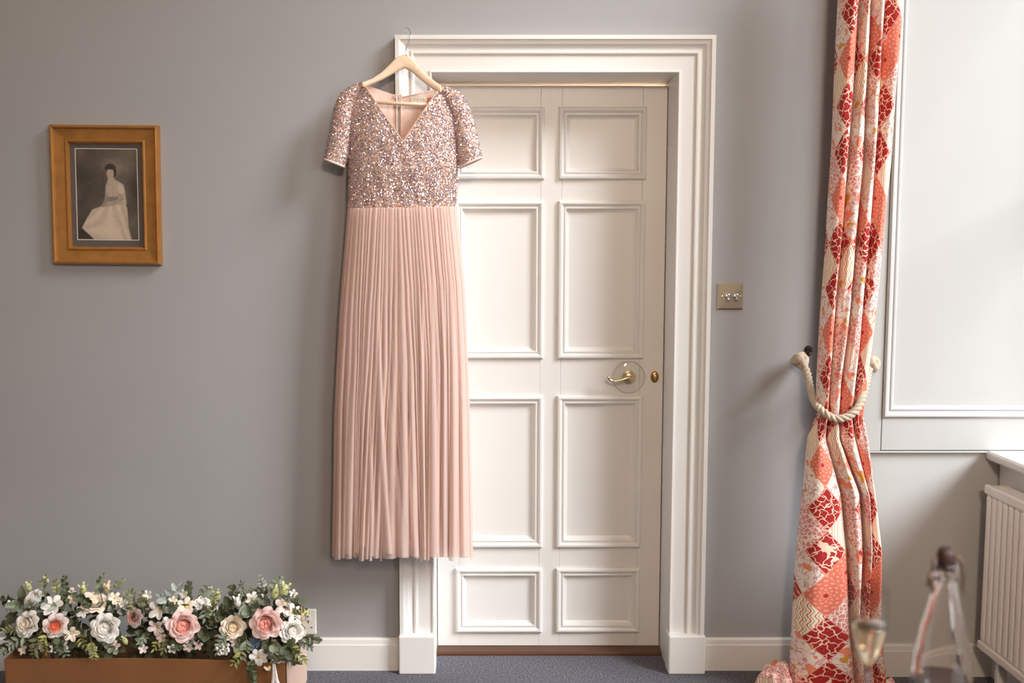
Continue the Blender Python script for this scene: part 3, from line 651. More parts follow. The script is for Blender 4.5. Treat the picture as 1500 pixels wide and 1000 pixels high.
LOB_Y = [-200, 0, 240, 490, 560, 607, 640, 720, 800, 900, 960, 1040]
LOB = [[1236, 1227, 1216, 1199, 1195, 1196, 1183, 1175, 1167, 1160, 1157, 1154],
       [1265, 1254, 1237, 1217, 1213, 1211, 1207, 1229, 1237, 1240, 1246, 1252],
       [1281, 1269, 1259, 1238, 1229, 1226, 1227, 1257, 1259, 1252, 1256, 1262],
       [1303, 1290, 1277, 1256, 1250, 1246, 1250, 1267, 1271, 1265, 1270, 1278],
       [1335, 1320, 1302, 1277, 1268, 1262, 1269, 1278, 1287, 1287, 1291, 1300]]
USP = [0.175, 0.145, 0.14, 0.16]
KROW, KC = 190, 44
cur = thing('curtain', (P(1240, 600, YK).x, YK, 0), 'long red and coral patchwork print curtain tied back with rope', 'curtain')
cb = MB(); cpts = []; cuv = []
ytop, ybot = -190, 1028
for j in range(KROW):
    py = ytop + (ybot - ytop) * j / (KROW - 1)
    bx = [interp(py, LOB_Y, L) for L in LOB]; z_ref = P(1240, py, YK).z; ucur = 0.0
    for k in range(4):
        w_ = P(bx[k + 1], py, YK).x - P(bx[k], py, YK).x
        dpt = interp(py, [-200, 0, 490, 607, 720, 900, 1040], [0.075, 0.07, 0.055, 0.042, 0.06, 0.075, 0.085]) * (1.0 if k < 3 else 0.8)
        pw_ = 2.0 if k else interp(py, [600, 740], [2.0, 3.4])
        lpts = []
        for i in range(KC):
            f = 0.5 - 0.5 * math.cos(math.pi * i / (KC - 1))
            yy = YK - dpt * max(0.0, 1 - abs(2 * f - 1) ** pw_) ** 0.5 + 0.006 * (k - 1.5) * 0
            yy += 0.004 * math.sin(f * 9 + py * 0.021 + k) * math.sin(py * 0.013 + 2 * k)
            base = P(bx[k] + (bx[k + 1] - bx[k]) * f, py, YK)
            lpts.append(Vector((base.x, yy, max(base.z, 0.004))))
        L = [0.0]
        for i in range(1, KC): L.append(L[-1] + (lpts[i] - lpts[i - 1]).length)
        for i in range(KC): cpts.append(lpts[i]); cuv.append((ucur + USP[k] * L[i] / L[-1], z_ref))
        ucur += USP[k]
cb.grid(cpts, KC * 4, KROW)
cme = cb.mesh('curtain_drop', None, True)
M_CUR = curtain_material(USP[0] / 2, P(1200, 800, YK).z)
def set_uv(me, uvs):
    l = me.uv_layers.new(name='cloth'); idx = np.zeros(len(me.loops), dtype=np.int32); me.loops.foreach_get('vertex_index', idx)
    l.data.foreach_set('uv', np.array(uvs, dtype=np.float32)[idx].reshape(-1))
set_uv(cme, cuv); cme.materials.append(M_CUR)
co = inst('curtain_drop', cme, cur)
# fabric pooled on the floor
def heap(name, cx_, cy_, rx_, ry_, h, seed, rot):
    r = random.Random(seed); ph = [r.uniform(0, 6.28) for _ in range(8)]; na, nr_ = 72, 22; pts = []; uv = []
    for j in range(nr_):
        f = j / (nr_ - 1)
        for i in range(na):
            a = 2 * math.pi * i / na
            rr = f * (1 + 0.14 * math.sin(3 * a + ph[0]) + 0.08 * math.sin(7 * a + ph[1]))
            x, y = rr * math.cos(a), rr * math.sin(a)
            fold = ridge(2.1 * x * math.cos(rot) + 2.1 * y * math.sin(rot) + 0.3 * math.sin(4 * y + ph[2]) + ph[3]) * 0.45 + 0.2 * math.sin(5 * x + 4 * y + ph[4])
            z = h * (max(0.0, 1 - f ** 3.0)) * (0.62 + 0.5 * fold) + 0.004 + 0.012 * (1 - f)
            pts.append((cx_ + x * rx_, cy_ + y * ry_, z)); uv.append((0.5 + x * rx_ * 1.25 + seed, y * ry_ * 1.25 + z * 1.1))
    me = MB().grid(pts, na, nr_, cu=True).mesh(name, None, True); set_uv(me, uv); me.materials.append(M_CUR); return inst(name, me, cur)
pl_ = P(1140, 985, -0.22)
heap('pooled_hem', pl_.x, -0.21, 0.062, 0.10, 0.125, 2, 0.4)
heap('pooled_hem', P(1135, 1000, -0.3).x, -0.31, 0.075, 0.075, 0.06, 5, 1.9)
heap('pooled_hem', P(1200, 1000, -0.30).x, -0.30, 0.13, 0.085, 0.05, 6, 0.9)
heap('pooled_hem', P(1292, 1000, -0.24).x, -0.24, 0.075, 0.10, 0.075, 9, 2.4)
# ---------------------------------------------------------------- rope tieback and hook
M_ROPE = mat('natural_cotton_rope', (196, 178, 156), 0.9, bump=0.7, bscale=500, var=0.1, vscale=60, sheen=0.2)
tb = thing('curtain_tieback', tuple(P(1225, 612, YK - 0.06)), 'thick twisted natural rope tieback with knotted ends round the curtain', 'tieback')
path = smooth_path([P(1175, 530, -0.045), P(1182, 545, -0.075), P(1187, 568, -0.13), P(1193, 588, -0.20), P(1206, 603, -0.262), P(1224, 613, -0.278), P(1243, 609, -0.276), P(1257, 596, -0.262), P(1266, 573, -0.22), P(1271, 550, -0.16), P(1274, 537, -0.115)], 16)
SR_, OF_ = 0.0068, 0.0062
acc = 0.0; strands = [[], [], []]; u = None
for i, p in enumerate(path):
    t = (path[min(i + 1, len(path) - 1)] - path[max(i - 1, 0)]).normalized()
    u = t.cross(Vector((0, 1, 0.3))).normalized() if u is None else (u - t * u.dot(t)).normalized()
    v = t.cross(u)
    if i: acc += (p - path[i - 1]).length
    for k in range(3):
        a = acc / 0.052 * 2 * math.pi + k * 2 * math.pi / 3; strands[k].append(p + (u * math.cos(a) + v * math.sin(a)) * OF_)
for s_ in strands: MB().tube(s_, SR_, 8).build('rope_strand', M_ROPE, tb, True)
def knot(c, R):
    for q in range(3):
        pts = []; ax = Matrix.Rotation(q * math.pi / 3 + 0.4, 3, 'Y') @ Matrix.Rotation(q * 2.1, 3, 'X')
        for i in range(61):
            a = 2 * math.pi * i / 60; pts.append(Vector(c) + ax @ Vector((R * math.cos(a) * (1 + 0.12 * math.sin(3 * a)), R * math.sin(a), R * 0.55 * math.sin(2 * a + q))))
        MB().tube(pts, 0.0112, 8).build('end_knot', M_ROPE, tb, True)
knot(P(1172, 528, -0.046), 0.0170); knot(P(1277, 533, -0.112), 0.0160)
hp = P(1188, 513, -0.03)
hkx = thing('tieback_hook', tuple(P(1188, 513, 0)), 'small dark metal hook on the wall holding the rope', 'hook')
MB().lathe([(0, 0.006), (0.010, 0.006), (0.013, 0.003), (0.013, 0.0005)], (hp.x, 0, hp.z), 20, 'y').build('hook_plate', M_DARK, hkx, True)
MB().tube(smooth_path([(hp.x, -0.004, hp.z), (hp.x, -0.03, hp.z - 0.002), (hp.x - 0.006, -0.045, hp.z - 0.008), (hp.x - 0.016, -0.05, hp.z - 0.012), (hp.x - 0.02, -0.055, hp.z + 0.0)], 6), [0.0055] * 20 + [0.004] * 5, 10).build('hook_arm', M_DARK, hkx, True)

# ---------------------------------------------------------------- cardboard box
M_CARD = mat('brown_cardboard', (128, 84, 48), 0.8, var=0.07, vscale=7, bump=0.1, bscale=90)
M_CARDIN = mat('cardboard_inside_shaded', (96, 66, 42), 0.85)  # cardboard with the shade inside the box put into its base colour
M_CARDEND = mat('pale_card', (214, 182, 162), 0.75, var=0.04)
BYF, BYB = -0.40, -0.09
bz = P(300, 966, BYF).z; bxr = P(418, 985, BYF).x; bxl = P(8, 985, BYF).x
box = thing('flower_box', ((bxl + bxr) / 2, (BYF + BYB) / 2, 0), 'long open brown cardboard box on carpet filled with flowers', 'box')
pts = []
for k in range(2):
    for (z, o) in ((0, 0), (bz, 1)):
        for i in range(25):
            f = i / 24; sag = (0.008 * math.sin(math.pi * f) - 0.010 * f) * o
            pts.append((bxl + (bxr - bxl) * f, BYF + 0.005 * k, z + sag))
fp = MB(); fp.add(pts, [(i, i + 1, i + 26, i + 25) for i in range(24)] + [(i + 51, i + 50, i + 75, i + 76) for i in range(24)] + [(i + 25, i + 26, i + 76, i + 75) for i in range(24)] + [(0, 25, 75, 50), (24, 74, 99, 49)])
fp.build('front_panel', M_CARD, box)
MB().box(bxl, bxr, BYB - 0.005, BYB, 0, bz - 0.05).build('back_panel', M_CARDIN, box)
MB().box(bxr + 0.003, bxr + 0.008, BYF + 0.004, BYB, 0, bz + 0.004).build('end_panel', M_CARDEND, box)
MB().box(bxl - 0.005, bxl, BYF + 0.006, BYB - 0.006, 0, bz).build('end_panel', M_CARD, box)
MB().box(bxl, bxr, BYF + 0.006, BYB - 0.006, 0.001, 0.006).build('bottom_panel', M_CARDIN, box)

# ---------------------------------------------------------------- flowers
def petal_mesh(r0, r1, z0, z1, span, curl, m, name='petal', tipw=0.25):
    nu, nv = 9, 7; pts = []
    for j in range(nv):
        v = j / (nv - 1)
        for i in range(nu):
            q = 2 * i / (nu - 1) - 1; vv = v * (1 - tipw * q * q * v); sw_ = span * (0.45 + 0.55 * math.sin(math.pi * min(1, 0.15 + 0.6 * v)))
            rad_ = r0 + (r1 - r0) * vv ** 1.4 + curl * max(0, vv - 0.72) * 0.9 + 0.02 * r1 * math.sin(5 * q + 3 * v); ph_ = q * sw_
            zz = z0 + (z1 - z0) * math.sin(math.pi / 2 * min(1, vv)) - curl * max(0, vv - 0.7) ** 2 * 5 + 0.05 * r1 * math.sin(4 * q) * v
            pts.append((rad_ * math.cos(ph_), rad_ * math.sin(ph_), zz))
    return MB().grid(pts, nu, nv).mesh(name, m, True)
def petal_mat(name, rgb):
    return mat(name, rgb, 0.6, sheen=0.15, objvar=0.06, bump=0.15, bscale=120, spec=0.3)
PM = {'white': petal_mat('white_petal', (240, 236, 228)), 'cream': petal_mat('cream_petal', (240, 224, 204)), 'pink': petal_mat('pale_pink_petal', (246, 212, 206)),
      'deep': petal_mat('rose_pink_petal', (244, 170, 156)), 'coral': petal_mat('coral_petal', (232, 112, 74)), 'creamc': petal_mat('warm_cream_petal', (238, 214, 176)), 'blush': petal_mat('blush_white_petal', (240, 220, 214)), 'lime': petal_mat('lime_bud', (206, 208, 150)), 'yellow': petal_mat('pollen_yellow', (206, 190, 110))}
RINGS = [(0.03, 0.10, -0.05, 0.56, 1.5, 0.0, 3), (0.12, 0.20, -0.08, 0.57, 1.15, 0.0, 4), (0.22, 0.31, -0.12, 0.57, 0.95, 0.01, 5), (0.31, 0.43, -0.16, 0.55, 0.85, 0.03, 6), (0.38, 0.57, -0.20, 0.50, 0.74, 0.06, 7), (0.40, 0.76, -0.26, 0.40, 0.66, 0.11, 8), (0.32, 0.98, -0.32, 0.25, 0.62, 0.15, 8)]
PETALS = {}
RGB = {'white': (240, 236, 228), 'cream': (240, 224, 204), 'pink': (246, 212, 206), 'deep': (244, 170, 156), 'coral': (232, 112, 74), 'creamc': (238, 214, 176), 'blush': (240, 220, 214)}
def MIX(a, b): return petal_mat('petal_' + a + '_' + b, tuple((x * 0.6 + y * 0.4) for x, y in zip(RGB[a], RGB[b]))) if a != b else PM[a]
HEART = {}
def heart(c):
    if c not in HEART:
        n_, m_ = 16, 7; pts = []
        for (r, h) in [(0.24, 0.0), (0.34, 0.2), (0.33, 0.38), (0.24, 0.50), (0.14, 0.52), (0.06, 0.48), (0.005, 0.46)]:
            for k in range(n_): a = 2 * math.pi * k / n_; pts.append((r * math.cos(a + h * 2), r * math.sin(a + h * 2), h + 0.035 * math.sin(3 * a) * (r < 0.25)))
        HEART[c] = MB().grid(pts, n_, m_, cu=True).mesh('rose_heart', PM[c], True)
    return HEART[c]
def petals_for(oc, ic):
    if (oc, ic) not in PETALS:
        PETALS[(oc, ic)] = [petal_mesh(a, b_, c, d, e_, f_, PM[ic] if k < 3 else (MIX(oc, ic) if k < 5 else PM[oc])) for k, (a, b_, c, d, e_, f_, n_) in enumerate(RINGS)]
    return PETALS[(oc, ic)]
M_CALYX = mat('calyx_green', (104, 120, 72), 0.7)
calyx = MB().lathe([(0.0, -0.5), (0.10, -0.48), (0.2, -0.34), (0.24, -0.22), (0.12, -0.1), (0, -0.08)], (0, 0, 0), 10).mesh('rose', M_CALYX, True)
def face(c, d, R, spin=0.0):
    d = Vector(d).normalized(); q = d.to_track_quat('Z', 'Y')
    return Matrix.Translation(c) @ q.to_matrix().to_4x4() @ Matrix.Rotation(spin, 4, 'Z') @ Matrix.Diagonal((R, R, R, 1))
R_ = random.Random(5)
def rose(par, px, py, Y, rpx, oc, ic, d=(0.1, -1, 0.25), label=None):
    c = P(px, py, Y); R = rpx / F * (Y - CAMY) * 1.04; M = face(c, d, R, R_.uniform(0, 6)); ro = inst('rose', calyx, par, M); tag(ro, label); inst('rose_heart', heart(ic), ro, M)
    for k, me in enumerate(petals_for(oc, ic)):
        n_ = RINGS[k][6]
        for i in range(n_):
            a = 2 * math.pi * (i + 0.5 * (k % 2)) / n_ + k * 0.5 + R_.uniform(-0.12, 0.12)
            inst('petal', me, ro, M @ Matrix.Rotation(a, 4, 'Z') @ Matrix.Rotation(R_.uniform(-0.07, 0.07), 4, 'Y') @ Matrix.Scale(R_.uniform(0.90, 1.06), 4))
    return ro
bpet = {}
def blossom(par, px, py, Y, rpx, oc, d=(0.1, -1, 0.4), n_=6, cup=0.35, cc='yellow', label=None, name='blossom'):
    c = P(px, py, Y); R = rpx / F * (Y - CAMY) * 1.05; M = face(c, d, R, R_.uniform(0, 6))
    if (oc, cup) not in bpet: bpet[(oc, cup)] = petal_mesh(0.06, 1.0, 0, cup, 0.78, 0.05, PM[oc], tipw=0.45)
    if cc not in bpet: bpet[cc] = MB().lathe([(0, -0.06), (0.14, -0.03), (0.20, 0.06), (0.17, 0.16), (0.08, 0.2), (0, 0.2)], (0, 0, 0), 10).mesh('blossom', PM[cc], True)
    o = inst(name, bpet[cc], par, M); tag(o, label)
    for i in range(n_): inst('petal', bpet[(oc, cup)], o, M @ Matrix.Rotation(2 * math.pi * i / n_ + R_.uniform(-0.1, 0.1), 4, 'Z') @ Matrix.Rotation(R_.uniform(-0.12, 0.12), 4, 'Y'))
    return o
def bud(par, px, py, Y, rpx, oc, d=(0, -0.3, 1)):
    c = P(px, py, Y); R = rpx / F * (Y - CAMY)
    key = ('bud', oc)
    if key not in bpet: bpet[key] = MB().lathe([(0, -1), (0.3, -0.9), (0.5, -0.5), (0.55, -0.1), (0.48, 0.4), (0.25, 0.85), (0, 1.0)], (0, 0, 0), 10).mesh('flower_bud', PM[oc], True)
    M = face(c, d, R, R_.uniform(0, 6)); o = inst('flower_bud', bpet[key], par, M)
    if ('sep', oc) not in bpet: bpet[('sep', oc)] = petal_mesh(0.3, 0.75, -0.95, 1.05, 0.55, 0.2, PM[oc], 'petal', 0.6)
    for i in range(4): inst('petal', bpet[('sep', oc)], o, M @ Matrix.Rotation(i * math.pi / 2, 4, 'Z'))
    return o
def leaf_mesh(kind, m):
    nu, nv = 5, 7; pts = []
    for j in range(nv):
        v = j / (nv - 1)
        if kind == 'round': w_ = 0.46 * math.sqrt(max(0, 1 - (2 * v - 1) ** 2)) + 0.015
        elif kind == 'lance': w_ = 0.19 * math.sin(math.pi * v ** 0.8) + 0.01
        else: w_ = 0.24 * math.sin(math.pi * v ** 0.9) * (1 + 0.35 * math.sin(v * 24)) + 0.02
        for i in range(nu):
            q = 2 * i / (nu - 1) - 1; pts.append((w_ * q, v, 0.12 * abs(q) * w_ * 3 + 0.14 * math.sin(v * 2.4)))
    return MB().grid(pts, nu, nv).mesh('leaf', m, True)
def leafmat(name, rgb): return mat(name, rgb, 0.55, objvar=0.28, spec=0.35)
LEAF = {'euca': leaf_mesh('round', leafmat('eucalyptus_leaf', (130, 138, 116))), 'dark': leaf_mesh('round', leafmat('dark_eucalyptus_leaf', (86, 92, 66))), 'olive': leaf_mesh('lance', leafmat('olive_leaf', (128, 130, 94))),
        'silver': leaf_mesh('ruffle', leafmat('silver_leaf', (164, 172, 162))), 'lime': leaf_mesh('lance', leafmat('lime_leaf', (150, 150, 88))), 'grey': leaf_mesh('lance', leafmat('grey_green_leaf', (128, 138, 116)))}
M_STEM = mat('stem_green', (96, 98, 62), 0.7)
def sprig(par, p0, p1, kind, n_=7, size=0.022, bend=0.02, spread=1.0):
    a, c = Vector(p0), Vector(p1); mid = (a + c) / 2 + Vector((R_.uniform(-bend, bend), R_.uniform(-bend, 0), R_.uniform(0, bend)))
    pth = smooth_path([a, mid, c], 6); o = MB().tube(pth, [0.0016 - 0.0008 * i / len(pth) for i in range(len(pth))], 5).build('leaf_sprig', M_STEM, par, True)
    for i in range(n_):
        f = 0.3 + 0.7 * i / max(n_ - 1, 1); k = min(int(f * (len(pth) - 1)), len(pth) - 2); p = pth[k] + (pth[k + 1] - pth[k]) * (f * (len(pth) - 1) - k if k < len(pth) - 2 else 1)
        t = (pth[k + 1] - pth[k]).normalized()
        for sgn in ((-1, 1) if i < n_ - 1 else (0,)):
            side = t.cross(Vector((0, -1, 0.2))).normalized(); d = (t * (0.7 if sgn else 1) + side * sgn * spread + Vector((0, R_.uniform(-0.7, 0.1), R_.uniform(-0.2, 0.3)))).normalized()
            nrm = (Vector((R_.uniform(-0.5, 0.5), -1, R_.uniform(0, 0.9))) ); nrm = (nrm - d * nrm.dot(d)).normalized(); x_ = d.cross(nrm)
            s = size * R_.uniform(0.75, 1.2) * (1.05 - 0.45 * f)
            M = Matrix(((x_.x * s, d.x * s, nrm.x * s, p.x), (x_.y * s, d.y * s, nrm.y * s, p.y), (x_.z * s, d.z * s, nrm.z * s, p.z), (0, 0, 0, 1)))
            inst('leaf', LEAF[kind], o, M)
    return o
def filler(par, x0, x1, y0, y1, n_, seed, skip=()):
    r = np.random.default_rng(seed); mb = MB(); base = LEAF['olive']; vs0 = [v.co.copy() for v in base.vertices]; fs0 = [tuple(p.vertices) for p in base.polygons]
    for _ in range(n_):
        c = P(r.uniform(x0, x1), r.uniform(y0, y1), r.uniform(-0.36, -0.2)); d = Vector(r.normal(size=3)).normalized(); nr_ = Vector((r.normal() * 0.5, -1, r.normal() * 0.6)); nr_ = (nr_ - d * nr_.dot(d)).normalized(); x_ = d.cross(nr_); s = r.uniform(0.022, 0.046)
        mb.add([c + (x_ * v.x * 1.5 + d * v.y + nr_ * v.z) * s for v in vs0], fs0)
    o = mb.build('filler_foliage', mat('filler_green', (84, 88, 62), 0.65, var=0.35, vscale=30), par, True); tag(o, kind='stuff')
def stems(par, x0, x1, zc_):
    o = MB()
    for k in range(9):
        f = k / 8; o.tube([(x0 + (x1 - x0) * f, -0.26 + 0.02 * math.sin(k * 2), zc_), ((x0 + x1) / 2 + (f - 0.5) * 0.06, -0.23, 0.09), ((x0 + x1) / 2 + (f - 0.5) * 0.10, -0.20 + 0.01 * math.sin(k), 0.0065)], 0.0035, 6)
    return o.build('stem_bundle', M_STEM, par, True)
YF, YM, YBk = -0.385, -0.34, -0.27
def cloud(par, cx_, cy_, Y, rpx, n_, c, name='berry_cluster'):
    o = MB(); r = random.Random(int(cx_ * 7)); 
    for _ in range(n_):
        p = P(cx_ + r.uniform(-rpx, rpx), cy_ + r.uniform(-rpx * 0.7, rpx * 0.7), Y + r.uniform(-0.012, 0.012)); s = r.uniform(0.0035, 0.006)
        o.lathe([(s * math.sin(math.pi * k / 5), s * math.cos(math.pi * k / 5)) for k in range(6)], p, 7)
    return o.build(name, PM[c], par, True)
# bouquet at the left end
bA = thing('flower_bouquet', (P(95, 930, -0.28).x, -0.28, 0.007), 'bouquet with large white rose and coral rose, farthest left in box', 'bouquet', 'bouquets in the box')
stems(bA, P(40, 930, YM).x, P(150, 930, YM).x, P(90, 925, YM).z); filler(bA, 8, 178, 876, 962, 300, 1)
rose(bA, 43, 913, YF, 20, 'white', 'cream', (-0.25, -1, 0.3)); rose(bA, 81, 915, YF, 18, 'blush', 'coral', (0.35, -1, 0.1), 'pale rose with coral centre'); rose(bA, 155, 918, YF - 0.005, 23, 'white', 'white', (0.1, -1, 0.15), 'large white rose')
rose(bA, 136, 884, YM, 20, 'cream', 'cream', (0.5, -0.5, 0.9)); rose(bA, 50, 878, YM, 16, 'white', 'white', (-0.4, -0.6, 0.8)); blossom(bA, 78, 888, YM - 0.02, 16, 'white', (0.1, -0.8, 0.7))
blossom(bA, 105, 927, YF, 12, 'cream', (0.2, -1, 0.0), 5); blossom(bA, 122, 895, YF + 0.02, 10, 'white', (0, -1, 0.3), 5); rose(bA, 100, 870, YBk, 11, 'cream', 'white', (0, -0.5, 1)); blossom(bA, 168, 876, YM, 9, 'cream', (0.3, -1, 0.5), 5); blossom(bA, 178, 884, YM, 9, 'cream', (0.3, -1, 0.2), 5)
for (x, y, r, c) in ((42, 860, 8, 'lime'), (122, 864, 10, 'lime'), (157, 862, 10, 'creamc'), (68, 849, 6, 'lime'), (160, 876, 7, 'white'), (183, 938, 7, 'lime')): bud(bA, x, y, YBk if y < 880 else YF, r, c, (R_.uniform(-0.3, 0.3), -0.4, 1))
for (x0, y0, x1, y1, k, n_, s) in ((70, 890, 67, 845, 'olive', 5, 0.026), (95, 890, 94, 845, 'dark', 5, 0.02), (80, 890, 82, 848, 'lime', 6, 0.022), (150, 880, 152, 843, 'euca', 5, 0.022), (160, 885, 178, 850, 'olive', 5, 0.026), (60, 900, 17, 885, 'euca', 5, 0.030), (50, 915, 6, 925, 'olive', 6, 0.030), (50, 925, 2, 957, 'grey', 7, 0.028), (60, 925, 50, 960, 'olive', 6, 0.028), (75, 925, 68, 955, 'lime', 6, 0.024), (100, 930, 100, 962, 'grey', 6, 0.026), (132, 930, 141, 970, 'lime', 8, 0.022), (125, 920, 130, 950, 'lime', 6, 0.024), (160, 930, 168, 952, 'euca', 5, 0.03), (170, 890, 200, 868, 'olive', 6, 0.026), (175, 900, 215, 880, 'lime', 6, 0.024), (110, 900, 92, 868, 'euca', 4, 0.034), (120, 905, 60, 880, 'silver', 4, 0.034), (150, 900, 190, 885, 'silver', 4, 0.034), (40, 925, 22, 945, 'dark', 5, 0.026), (90, 935, 85, 955, 'dark', 5, 0.026), (140, 890, 112, 872, 'dark', 5, 0.028)):
    sprig(bA, P(x0, y0, YM if y1 < 955 else YF - 0.018), P(x1, y1, YBk if y1 < 872 else (YF - 0.005)), k, n_, s)
# bouquet in the middle
bB = thing('flower_bouquet', (P(245, 930, -0.28).x, -0.28, 0.007), 'bouquet with one full pale pink rose in middle of box', 'bouquet', 'bouquets in the box')
stems(bB, P(205, 930, YM).x, P(285, 930, YM).x, P(245, 925, YM).z); filler(bB, 195, 308, 884, 958, 230, 2)
rose(bB, 268.5, 915, YF - 0.005, 24, 'pink', 'deep', (0.15, -1, 0.15), 'full pale pink rose'); rose(bB, 198, 903, YM, 15, 'blush', 'deep', (-0.3, -1, 0.1)); blossom(bB, 236, 893, YM - 0.02, 16, 'white', (-0.3, -1, 0.4), 5, 0.6); blossom(bB, 231, 917, YF, 13, 'blush', (-0.2, -1, -0.1), 5, 0.5)
blossom(bB, 273, 889, YM - 0.01, 14, 'cream', (0.1, -0.8, 0.6)); rose(bB, 296, 884, YM, 11, 'white', 'white', (0.2, -0.7, 0.8)); blossom(bB, 253, 949, YF - 0.01, 8, 'white', (0, -1, -0.2), 5); blossom(bB, 276, 947, YF - 0.01, 8, 'blush', (0, -1, -0.3), 5); blossom(bB, 309, 893, YM, 10, 'white', (0.2, -1, 0.5), 5)
for (x, y, r, c) in ((319, 873, 9, 'lime'), (309, 864, 5, 'cream'), (215, 893, 8, 'blush')): bud(bB, x, y, YBk, r, c)
cloud(bB, 242, 908, YF, 5, 22, 'white')
for (x0, y0, x1, y1, k, n_, s) in ((250, 895, 262, 862, 'silver', 5, 0.040), (250, 890, 237, 873, 'silver', 4, 0.038), (275, 890, 276, 853, 'dark', 5, 0.022), (300, 890, 306, 860, 'euca', 5, 0.026), (310, 895, 319, 866, 'lime', 5, 0.024), (225, 890, 210, 868, 'olive', 6, 0.026), (210, 890, 196, 878, 'lime', 5, 0.022), (240, 925, 226, 950, 'lime', 6, 0.026), (245, 920, 240, 952, 'olive', 5, 0.03), (260, 930, 262, 945, 'dark', 5, 0.036), (285, 930, 282, 948, 'grey', 5, 0.03), (215, 920, 205, 940, 'grey', 6, 0.028), (260, 900, 252, 890, 'euca', 4, 0.034), (290, 895, 300, 905, 'grey', 5, 0.036), (300, 905, 312, 912, 'olive', 5, 0.03), (295, 915, 300, 935, 'dark', 5, 0.03)):
    sprig(bB, P(x0, y0, YM if y1 < 955 else YF - 0.018), P(x1, y1, YBk if y1 < 872 else (YF - 0.005)), k, n_, s)
# bouquet at the right end
bC = thing('flower_bouquet', (P(390, 930, -0.28).x, -0.28, 0.007), 'bouquet with pink, cream and white roses and blue thistle, nearest the socket', 'bouquet', 'bouquets in the box')
stems(bC, P(345, 930, YM).x, P(415, 930, YM).x, P(385, 925, YM).z); filler(bC, 315, 440, 882, 964, 250, 3)
rose(bC, 341, 918, YF, 19, 'cream', 'creamc', (0.25, -1, 0.2), 'cream rose'); rose(bC, 391, 912, YF - 0.01, 24, 'pink', 'deep', (-0.05, -1, 0.2), 'pale pink rose with deeper heart'); rose(bC, 427, 923, YF, 19, 'white', 'white', (0.45, -1, 0.1), 'white rose')
blossom(bC, 416, 889, YM, 15, 'blush', (0.3, -0.9, 0.5), 5, 0.5); blossom(bC, 428, 897, YM - 0.01, 13, 'white', (0.5, -0.9, 0.3), 5, 0.5); bud(bC, 348, 882, YM, 10, 'white'); blossom(bC, 370, 876, YM, 10, 'white', (0, -0.7, 0.8), 5); blossom(bC, 384, 878, YM, 10, 'blush', (0.2, -0.8, 0.7), 5)
blossom(bC, 379, 961, YF - 0.02, 14, 'white', (0.1, -1, -0.1), 7, 0.25, 'yellow', 'white anemone with yellow centre'); blossom(bC, 412, 963, YF - 0.015, 9, 'blush', (0, -1, -0.2), 5); blossom(bC, 405, 965, YF - 0.015, 7, 'white', (0, -1, -0.2), 5); blossom(bC, 440, 930, YF + 0.02, 9, 'white', (0.6, -1, 0), 5); blossom(bC, 446, 940, YF + 0.02, 8, 'white', (0.6, -1, -0.2), 5); blossom(bC, 444, 962, YF + 0.02, 6, 'white', (0.6, -1, -0.2), 5)
cloud(bC, 326, 951, YF - 0.01, 10, 40, 'white', 'berry_cluster'); cloud(bC, 392, 978, YF - 0.02, 4, 10, 'creamc'); cloud(bC, 400, 950, YF - 0.02, 6, 14, 'lime')
for (x, y, r, c) in ((416, 865, 12, 'lime'), (403, 869, 11, 'lime'), (442, 902, 11, 'creamc'), (448, 899, 7, 'lime')): bud(bC, x, y, YM, r, c, (R_.uniform(0, 0.6), -0.3, 1))
thc = P(372, 941, YF - 0.02); o = MB()
for k in range(110):
    d = Vector((R_.gauss(0, 1), R_.gauss(-0.6, 0.8), R_.gauss(0, 1))).normalized(); o.tube([thc + d * 0.004, thc + d * 0.021], [0.0012, 0.0004], 4)
tag(o.build('thistle_head', mat('thistle_blue', (104, 124, 142), 0.6), bC), 'spiky blue thistle head')
for (x0, y0, x1, y1, k, n_, s) in ((355, 890, 338, 862, 'dark', 5, 0.028), (365, 885, 354, 853, 'grey', 5, 0.022), (380, 880, 381, 845, 'silver', 6, 0.020), (405, 880, 412, 847, 'euca', 5, 0.022), (395, 880, 386, 862, 'dark', 5, 0.026), (375, 895, 376, 885, 'euca', 3, 0.044), (365, 905, 360, 898, 'euca', 4, 0.044), (385, 890, 392, 880, 'euca', 4, 0.036), (415, 885, 432, 874, 'grey', 5, 0.026), (425, 900, 447, 892, 'lime', 5, 0.030), (430, 930, 468, 938, 'euca', 7, 0.024), (430, 935, 456, 950, 'silver', 6, 0.026), (420, 940, 446, 968, 'lime', 6, 0.028), (415, 940, 430, 968, 'dark', 5, 0.030), (400, 940, 402, 965, 'euca', 6, 0.030), (385, 935, 390, 950, 'dark', 5, 0.034), (365, 960, 371, 998, 'dark', 8, 0.020), (360, 930, 353, 965, 'grey', 6, 0.032), (350, 935, 342, 972, 'lime', 6, 0.028), (335, 930, 318, 955, 'grey', 6, 0.026), (325, 905, 316, 885, 'olive', 6, 0.028), (330, 895, 322, 902, 'dark', 5, 0.030), (420, 945, 416, 958, 'dark', 4, 0.036), (345, 940, 352, 952, 'silver', 4, 0.03), (360, 880, 372, 862, 'olive', 5, 0.024)):
    sprig(bC, P(x0, y0, YM if y1 < 955 else YF - 0.018), P(x1, y1, YBk if y1 < 872 else (YF - 0.015)), k, n_, s)
